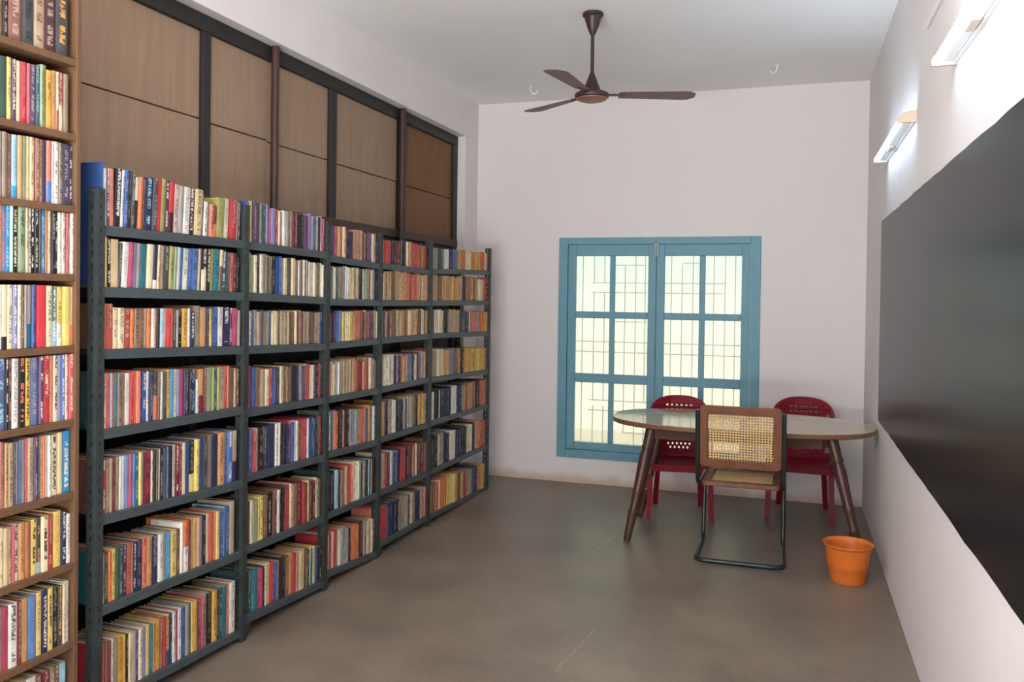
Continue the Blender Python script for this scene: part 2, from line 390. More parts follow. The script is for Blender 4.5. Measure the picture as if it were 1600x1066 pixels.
for i, x in enumerate(VX):
    if i in (2, 3): vbar(x, .24, .66); vbar(x, .70, 1.63); vbar(x, 1.71, 2.06)
    elif i in (5, 11): vbar(x, .44, 1.87)
    elif i in (7, 13): vbar(x, .24, .62); vbar(x, .70, 2.06)
    else: vbar(x, .24, 2.06)
for z in (1.21, 1.122): hbar(z, -1.9, -.245)
for z in (1.715, 1.633): hbar(z, -1.64, -1.16); hbar(z, -1.03, -.52)
hbar(1.867, -1.44, -1.18); hbar(1.885, -.87, -.70); hbar(1.385, -1.44, -1.16)
for z in (.706, .618): hbar(z, -1.66, -1.05); hbar(z, -.96, -.30)
hbar(.438, -1.36, -1.10); hbar(.43, -.87, -.45)
for z in (.235, 2.07): hbar(z, -1.9, -.245)
go = wpart('window_grille', g, MT['grille']); go['kind'] = 'stuff'

# ------------------------------------------------------------------ blackboard and wall fittings
bb = MB(); pts = []
random.seed(3)
ys = [5.83 - k * .15 for k in range(36)]
top = [(y, 2.102 + random.uniform(-.003, .003)) for y in ys]; bot = [(y, .836 + random.uniform(-.004, .004)) for y in ys]
n = len(ys)
bb.add([(XR - .006, y, z) for y, z in top] + [(XR - .006, y, z) for y, z in bot] + [(XR - .0005, y, z) for y, z in top] + [(XR - .0005, y, z) for y, z in bot],
       [(i, i + 1, n + i + 1, n + i) for i in range(n - 1)] + [(2 * n + i, 3 * n + i, 3 * n + i + 1, 2 * n + i + 1) for i in range(n - 1)] +
       [(i, 2 * n + i, 2 * n + i + 1, i + 1) for i in range(n - 1)] + [(n + i, n + i + 1, 3 * n + i + 1, 3 * n + i) for i in range(n - 1)] + [(0, n, 3 * n, 2 * n), (n - 1, 3 * n - 1, 4 * n - 1, 2 * n - 1)])
tag(obj('blackboard', bb, MT['board']), 'long black painted blackboard on the white wall beside the table', 'blackboard')

def tube_light(ya, yb, label):
    t = tag(empty('tube_light', (XR, (ya + yb) / 2, 2.45)), label, 'wall light', 'tube lights on the wall above the blackboard')
    def part(name, mb, m, smooth=False):
        o = obj(name, mb, m, t, smooth); o.matrix_parent_inverse = Matrix.Translation((-XR, -(ya + yb) / 2, -2.45)); return o
    # back plate and shallow tray, open below and in front where the tube sits
    part('housing', MB().box((XR - .012, ya, 2.437), (XR - .0005, yb, 2.487)).box((XR - .058, ya, 2.452), (XR - .012, yb, 2.457)), MT['whitemetal'])
    part('reflector', MB().sweep([(XR - .034, ya + .02, 2.446), (XR - .034, yb - .02, 2.446)], [(-.02, -.003), (.02, -.003), (.014, .004), (-.014, .004)]), MT['whitemetal'])
    part('ballast', MB().cbox((XR - .045, (ya + yb) / 2 + .1, 2.436), (XR - .018, (ya + yb) / 2 + .22, 2.444), .002), MT['tanmetal'])
    part('tube', MB().lathe([(.013, 0), (.013, yb - ya - .036)], 16, (0, 1, 0), (XR - .064, ya + .018, 2.452)), MT['tube'], True)
    cap = [(0, 2.434), (-.080, 2.434), (-.082, 2.446), (-.078, 2.462), (-.066, 2.474), (-.05, 2.483), (-.03, 2.489), (0, 2.491)]
    for y in (ya, yb):
        mb = MB().prism([(x, z) for x, z in cap], 0, .018)
        mb.xf(Matrix(((1, 0, 0, XR - .0005), (0, 0, 1, y - (.009 if y == ya else .009)), (0, 1, 0, 0), (0, 0, 0, 1))))
        part('end_cap', mb, MT['tanmetal'])
    return t
tube_light(4.34, 5.556, 'lit white tube light high above the end of the blackboard, by the far corner')
tube_light(2.11, 3.324, 'lit white tube light at the top edge, above the middle of the blackboard')
tag(obj('cable_conduit', MB().cbox((XR - .014, 1.2, 2.772), (XR - .0005, 4.03, 2.79), .003), MT['whitemetal']), 'thin white cable conduit running above the tube lights', 'conduit')

def hook(x, y, label, a):
    pts = [(0, 0, .002), (0, 0, -.03), (.012, 0, -.052), (.034, 0, -.058), (.052, 0, -.044), (.056, 0, -.03)]
    o = obj('ceiling_hook', MB().tube(fillet(pts, .015, 4), .005, 8).lathe([(.018, -.004), (.016, .0005)], 14), MT['hook'], None, True)
    o.location = (x, y, ZC - .001); o.rotation_euler = (0, 0, a); tag(o, label, 'hook', 'ceiling hooks')
hook(-2.03, 6.5, 'small white ceiling hook near the shelves, beyond the fan', .3)
hook(-.13, 6.35, 'small white ceiling hook near the tube light corner', 2.6)

# ------------------------------------------------------------------ ceiling fan
FX, FY = -1.150, 4.905
fan = tag(empty('ceiling_fan', (FX, FY, ZC)), 'dark brown ceiling fan with three blades hanging from a rod', 'fan')
obj('canopy', MB().lathe([(.058, -.001), (.062, -.006), (.062, -.020), (.054, -.026), (.05, -.034), (.034, -.085), (.02, -.12), (.013, -.132)], 32), MT['fanbrown'], fan, True)
obj('rod', MB().lathe([(.011, -.128), (.011, -.372)], 16), MT['fanbrown'], fan, True)
obj('motor_housing', MB().lathe([(.012, -.355), (.02, -.375), (.036, -.415), (.048, -.448), (.052, -.464), (.054, -.468), (.085, -.472), (.1, -.48), (.103, -.49), (.1, -.502), (.09, -.508)], 40), MT['fanbrown'], fan, True)
obj('bottom_cap', MB().lathe([(.092, -.506), (.088, -.514), (.07, -.522), (.04, -.528), (.012, -.530)], 40), MT['copper'], fan, True)
blade = MB(); n = 14; vs = []; fs = []
for i in range(n + 1):
    t = i / n; x = .16 + .45 * t; hw = (.045 + .03 * t) * (1 if t < .86 else math.sqrt(max(.02, 1 - ((t - .86) / .14) ** 2 * .85)))
    tw = .16 - .05 * t
    for sgn in (-1, 1):
        for dz in (-.0015, .0015): vs.append((x, sgn * hw, -sgn * hw * tw + dz))
for i in range(n):
    a, b = i * 4, i * 4 + 4; fs += [(a, b, b + 2, a + 2), (a + 1, a + 3, b + 3, b + 1), (a, a + 1, b + 1, b), (a + 2, b + 2, b + 3, a + 3)]
fs += [(0, 2, 3, 1), (n * 4, n * 4 + 1, n * 4 + 3, n * 4 + 2)]
blade.add(vs, fs)
bracket = MB().cbox((.085, -.018, -.004), (.20, .018, .003), .002)
bme, kme = None, None
for k, a in enumerate((17, 145, 263)):
    if bme is None:
        b0 = obj('blade', blade, MT['fanblade'], fan, True); bme = b0.data
        k0 = obj('blade_bracket', bracket, MT['fanbrown'], b0); kme = k0.data
    else:
        b0 = bpy.data.objects.new('blade', bme); C.objects.link(b0); b0.parent = fan
        k0 = bpy.data.objects.new('blade_bracket', kme); C.objects.link(k0); k0.parent = b0
    b0.location = (0, 0, -.486); b0.rotation_euler = (0, 0, math.radians(a))

# ------------------------------------------------------------------ table
TX, TY, TZ = -.327, 5.87, .775
tb = tag(empty('dining_table', (TX, TY, 0)), 'oval wooden table with turned splayed legs under the window', 'table')
def superell(a, b, e, n=72):
    out = []
    for k in range(n):
        t = 2 * math.pi * k / n; c, s = math.cos(t), math.sin(t)
        out.append((a * math.copysign(abs(c) ** (2 / e), c), b * math.copysign(abs(s) ** (2 / e), s)))
    return out
A_, B_, E_ = .848, .468, 2.5
ed = MB(); rings = [(.0, TZ - .004), (.0, TZ - .030), (-.012, TZ - .036)]
vs = []
for d, z in rings: vs += [(x, y, z) for x, y in superell(A_ + d, B_ + d, E_)]
fs = [(i * 72 + k, i * 72 + (k + 1) % 72, (i + 1) * 72 + (k + 1) % 72, (i + 1) * 72 + k) for i in range(2) for k in range(72)]
fs += [tuple(range(72)), tuple(range(144, 216))]
ed.add(vs, fs); obj('tabletop_edge', ed, MT['edgewood'], tb, True)
obj('tabletop', MB().prism(superell(A_ - .0015, B_ - .0015, E_), TZ - .0045, TZ), MT['laminate'], tb)
ap = MB()
ap.box((-.52, -.305, .665), (.52, -.283, .739)).box((-.52, .283, .665), (.52, .305, .739)).box((-.56, -.24, .665), (-.538, .24, .739)).box((.538, -.24, .665), (.56, .24, .739))
obj('apron', ap, MT['apronwood'], tb)
LP = [(.021, 0), (.023, .01), (.0265, .09), (.030, .165), (.0345, .18), (.0345, .192), (.027, .20), (.026, .212), (.0275, .25), (.030, .30), (.0325, .312), (.0325, .322), (.030, .332), (.033, .40), (.037, .50), (.0375, .54), (.034, .57), (.031, .585), (.037, .597), (.037, .609), (.032, .62), (.0345, .66), (.036, .715), (.036, .741)]
feet = [((-.675, -.412), (-.545, -.27)), ((-.70, .235), (-.545, .27)), ((.755, -.40), (.575, -.27)), ((.755, .33), (.575, .27))]
for (fx, fy), (tx, ty) in feet:
    ax = Vector((tx - fx, ty - fy, .739)); L_ = ax.length
    lg = MB().lathe([(r, t / .741 * L_) for r, t in LP], 20, ax, (fx, fy, 0))
    lo = min(p[2] for p in lg.v)
    lg.v = [(x, y, max(z, 0.001) if z < .02 else min(z, .7395)) for x, y, z in lg.v]
    obj('leg', lg, MT['darkwood'], tb, True)

# ------------------------------------------------------------------ cane chair with a cantilever tube frame
ch = tag(empty('cane_chair', (-.28, 5.45, 0)), 'cantilever chair with caned wooden back and dark green tube frame at the table', 'chair')
CX = .25
side = [(CX, -.285, .925), (CX, -.205, .455), (CX, .27, .455), (CX, .20, .0135), (CX + .006, -.27, .0135)]
pth = fillet(side + [(-CX - .006, -.27, .0135), (-CX, .20, .0135), (-CX, .27, .455), (-CX, -.205, .455), (-CX, -.285, .925)], .075, 8)
obj('tube_frame', MB().tube(pth, .0135, 12), MT['tubegreen'], ch, True)
def rrect(w, h, r, n=5):
    out = []
    for cx, cy, a0 in ((w / 2 - r, h / 2 - r, 0), (-w / 2 + r, h / 2 - r, 90), (-w / 2 + r, -h / 2 + r, 180), (w / 2 - r, -h / 2 + r, 270)):
        for k in range(n + 1):
            a = math.radians(a0 + 90 * k / n); out.append((cx + r * math.cos(a), cy + r * math.sin(a)))
    return out
def caned(w, h, bw, th, M, fm, parent, name, nx, ny, bulge=0):
    """rounded wooden frame with a woven cane infill, in its own plane, then placed by M"""
    o_, i_ = rrect(w, h, .03), rrect(w - 2 * bw, h - 2 * bw, .012); n = len(o_)
    e = .004; oi = rrect(w - 2 * e, h - 2 * e, .028); ii = rrect(w - 2 * bw + 2 * e, h - 2 * bw + 2 * e, .014)
    loops = [(i_, -th / 2 + e), (ii, -th / 2), (oi, -th / 2), (o_, -th / 2 + e), (o_, th / 2 - e), (oi, th / 2), (ii, th / 2), (i_, th / 2 - e)]
    f = MB(); vs = []
    for lp, z in loops: vs += [(x, y, z + bulge * (1 - (2 * x / w) ** 2)) for x, y in lp]
    fs = [(a * n + k, a * n + (k + 1) % n, ((a + 1) % 8) * n + (k + 1) % n, ((a + 1) % 8) * n + k) for a in range(8) for k in range(n)]
    f.add(vs, fs).xf(M); fo = obj(name, f, fm, parent, True)
    c = MB(); iw, ih = w - 2 * bw + .008, h - 2 * bw + .008; px, py = iw / nx, ih / ny
    def strand(p, q, wd, t, dz):
        d = (Vector(q) - Vector(p)).normalized() if p != q else None; nn = Vector((-d.y, d.x, 0)) * wd / 2
        k = 6; pts = [Vector(p).lerp(Vector(q), j / k) for j in range(k + 1)]; vv = []; ff = []
        for s_ in pts:
            zb = bulge * (1 - (2 * s_.x / w) ** 2) + dz
            for a_, b_ in ((1, -t), (-1, -t), (-1, t), (1, t)): vv.append((s_.x + nn.x * a_, s_.y + nn.y * a_, zb + b_))
        for j in range(k):
            for r_ in range(4): ff.append((j * 4 + r_, j * 4 + (r_ + 1) % 4, j * 4 + 4 + (r_ + 1) % 4, j * 4 + 4 + r_))
        c.add(vv, ff)
    for k in range(nx + 1): strand((-iw / 2 + k * px, -ih / 2, 0), (-iw / 2 + k * px, ih / 2, 0), px * .40, .0008, -.001)
    for k in range(ny + 1): strand((-iw / 2, -ih / 2 + k * py, 0), (iw / 2, -ih / 2 + k * py, 0), py * .40, .0008, .001)
    c.xf(M); co_ = obj('cane_weave', c, MT['cane'], fo); co_['kind'] = 'stuff'
    return fo
# back: plane leaning towards the camera; local x -> x, local y -> up the lean, local z -> +y
lean = math.atan2(.08, .47); up_ = Vector((0, -math.sin(lean), math.cos(lean))); nn_ = Vector((0, math.cos(lean), math.sin(lean)))
ctr = Vector((0, -.243, .762)) 
Mb = Matrix(((1, up_.x, nn_.x, ctr.x), (0, up_.y, nn_.y, ctr.y), (0, up_.z, nn_.z, ctr.z), (0, 0, 0, 1)))
caned(.478, .385, .05, .024, Mb, MT['framewood'], ch, 'backrest', 23, 18)
Ms = Matrix(((1, 0, 0, 0), (0, 1, 0, .045), (0, 0, 1, .462), (0, 0, 0, 1)))
caned(.462, .46, .05, .028, Ms, MT['framewood'], ch, 'seat', 24, 24)

# ------------------------------------------------------------------ red plastic chairs
def shape2d(outer, holes, th):
    """flat plate with holes, as a mesh in x-z (thickness along y)"""
    cu = bpy.data.curves.new('tmp', 'CURVE'); cu.dimensions = '2D'; cu.fill_mode = 'BOTH'; cu.extrude = th / 2
    for lp in [outer] + holes:
        s = cu.splines.new('POLY'); s.points.add(len(lp) - 1); s.use_cyclic_u = True
        for p, (x, z) in zip(s.points, lp): p.co = (x, z, 0, 1)
    o = bpy.data.objects.new('tmp', cu); C.objects.link(o); dg = bpy.context.evaluated_depsgraph_get(); dg.update()
    me = bpy.data.meshes.new_from_object(o.evaluated_get(dg)); bpy.data.objects.remove(o); bpy.data.curves.remove(cu)
    bm = bmesh.new(); bm.from_mesh(me); bpy.data.meshes.remove(me)
    bmesh.ops.remove_doubles(bm, verts=bm.verts[:], dist=1e-5); bmesh.ops.triangulate(bm, faces=bm.faces[:])
    bmesh.ops.subdivide_edges(bm, edges=[e for e in bm.edges if e.calc_length() > .06], cuts=2, use_grid_fill=True)
    bmesh.ops.triangulate(bm, faces=bm.faces[:])
    for v in bm.verts: v.co = Vector((v.co.x, v.co.z, v.co.y))
    return bm
def arch(w, zt, zs, zb, n=20, k=2.2):
    """outline: straight sides from zb to zs, then an arch to zt"""
    pts = [(w, zb), (w, zs)]
    for i in range(1, n):
        t = math.pi * i / n; c = math.cos(t); s = math.sin(t)
        pts.append((w * math.copysign(abs(c) ** (2 / k), c), zs + (zt - zs) * abs(s) ** (2 / k)))
    return pts + [(-w, zs), (-w, zb)]
def oval(x, z, a, b, n=10): return [(x + a * math.cos(2 * math.pi * i / n), z + b * math.sin(2 * math.pi * i / n)) for i in range(n)]
def red_chair():
    t = empty('plastic_chair')
    m = MT['redplastic']
    st = MB(); nx, ny = 12, 12; vs = []; fs = []
    for top in (1, 0):
        for j in range(ny + 1):
            for i in range(nx + 1):
                u, v = i / nx * 2 - 1, j / ny * 2 - 1
                wd = .208 - .022 * (v + 1) / 2; x = u * wd; y = v * .195 - .02
                z = .405 - .012 * (1 - u * u) * (1 - v * v) - .01 * (v + 1) / 2 - .014 * max(0, -v - .7) / .3
                vs.append((x, y, z - (0 if top else .02 + .03 * max(abs(u) ** 8, max(0, -v) ** 8))))
    N1 = (nx + 1) * (ny + 1)
    for j in range(ny):
        for i in range(nx):
            a = j * (nx + 1) + i; q = (a, a + 1, a + nx + 2, a + nx + 1); fs.append(q); fs.append(tuple(N1 + z for z in q[::-1]))
    for i in range(nx): fs.append((i, N1 + i, N1 + i + 1, i + 1)); a = ny * (nx + 1) + i; fs.append((a, a + 1, N1 + a + 1, N1 + a))
    for j in range(ny): a = j * (nx + 1); fs.append((a, a + nx + 1, N1 + a + nx + 1, N1 + a)); a += nx; fs.append((a, N1 + a, N1 + a + nx + 1, a + nx + 1))
    st.add(vs, fs); obj('seat', st, m, t, True)
    # back: arched rim with side openings and rows of small holes
    outer = arch(.222, .842, .69, .385, 24, 2.5)
    holes = []
    for s in (1, -1): holes.append([(s * x, z) for x, z in [(.160, .44), (.196, .44), (.196, .66), (.190, .71), (.176, .735), (.160, .71), (.156, .66)]])
    for r_, (z, cnt, dx) in enumerate(((.770, 6, .036), (.735, 6, .036), (.515, 5, .034), (.483, 6, .032), (.455, 5, .032))):
        for k in range(cnt): holes.append(oval((k - (cnt - 1) / 2) * dx, z, .009 if r_ < 2 else .0075, .008 if r_ < 2 else .0105, 8))
    bm = shape2d(outer, holes, .012)
    for v in bm.verts:
        x, y, z = v.co; v.co = Vector((x, y + .155 + .2 * (z - .39) + .02 * math.sin((z - .39) * 5) - .9 * x * x, z))
    me = bpy.data.meshes.new('backrest'); bm.to_mesh(me); bm.free(); obj('backrest', me, m, t)
    rim = [(x, .155 + .2 * (z - .39) + .02 * math.sin((z - .39) * 5) - .9 * x * x - .004, z) for x, z in arch(.215, .834, .69, .56, 24, 2.5)]
    obj('back_rim', MB().sweep(rim, [(-.012, -.010), (.012, -.010), (.010, .010), (-.010, .010)], (0, 1, 0)), m, t, True)
    sec = [(-.019, -.012), (.019, -.012), (.019, .004), (.006, .012), (-.006, .012), (-.019, .004)]
    for s in (1, -1):
        obj('leg', MB().sweep(fillet([(s * .222, -.225, .0), (s * .212, -.185, .33), (s * .226, -.15, .42)], .08, 5), sec, (0, 1, 0)), m, t, True)
        obj('leg', MB().sweep([(s * .172, .232, .0), (s * .160, .175, .22), (s * .150, .145, .395)], sec, (0, 1, 0)), m, t, True)
        obj('armrest', MB().sweep(fillet([(s * .226, -.15, .40), (s * .232, -.13, .585), (s * .236, -.03, .612), (s * .222, .16, .63)], .06, 6), [(-.016, -.008), (.016, -.008), (.019, .005), (-.019, .005)], (s, 0, .3)), m, t, True)
    return t
c1 = red_chair(); c1.location = (-.775, 6.325, 0); c1.rotation_euler = (0, 0, math.radians(9))
tag(c1, 'dark red plastic armchair behind the table, in front of the blue window', 'chair', 'red plastic chairs behind the table')
c2 = c1.copy(); C.objects.link(c2)
for k in c1.children:
    d = k.copy(); C.objects.link(d); d.parent = c2
c2.location = (.085, 6.625, 0); c2.rotation_euler = (0, 0, math.radians(-3))
tag(c2, 'dark red plastic armchair behind the table, against the white wall beside the window', 'chair', 'red plastic chairs behind the table')

# ------------------------------------------------------------------ orange bin
bn = tag(empty('waste_bin', (.325, 5.135, 0)), 'orange plastic waste bin on the floor beside the table leg', 'bin')
obj('body', MB().lathe([(.0, .004), (.088, .004), (.092, 0), (.094, .004), (.097, .028), (.1005, .030), (.1015, .034), (.1075, .078), (.1095, .080), (.112, .10), (.122, .175), (.126, .196), (.126, .2), (.1225, .2), (.118, .175), (.095, .03), (.088, .012), (.0, .012)], 48, cap=False), MT['orange'], bn, True)
obj('rim', MB().lathe([(.123, .197), (.127, .196), (.135, .207), (.138, .212), (.137, .217), (.133, .216), (.124, .203), (.1225, .2)], 48, cap=False), MT['orange'], bn, True)

# measured shelf heights, post places and the books that can be read one by one
RACK_LEVELS = [[(1.832, 1.831), (1.609, 1.595), (1.385, 1.352), (1.094, 1.079), (0.783, 0.742), (0.452, 0.422), (0.107, 0.063)], [(1.829, 1.817), (1.596, 1.573), (1.351, 1.328), (1.061, 1.042), (0.763, 0.735), (0.431, 0.405), (0.11, 0.058)], [(1.803, 1.779), (1.567, 1.559), (1.33, 1.33), (1.042, 1.029), (0.744, 0.717), (0.414, 0.396), (0.097, 0.04)], [(1.785, 1.767), (1.559, 1.554), (1.33, 1.326), (1.031, 1.028), (0.727, 0.717), (0.406, 0.38), (0.087, 0.074)], [(1.775, 1.798), (1.554, 1.552), (1.329, 1.299), (1.023, 0.988), (0.722, 0.703), (0.382, 0.373), (0.073, 0.022)]]
CASE_LEVELS = [2.391, 2.134, 1.887, 1.651, 1.405, 1.149, 0.899, 0.651, 0.376, 0.114]
POST_Y = [2.385, 3.228, 3.938, 4.548, 5.292, 6.475]
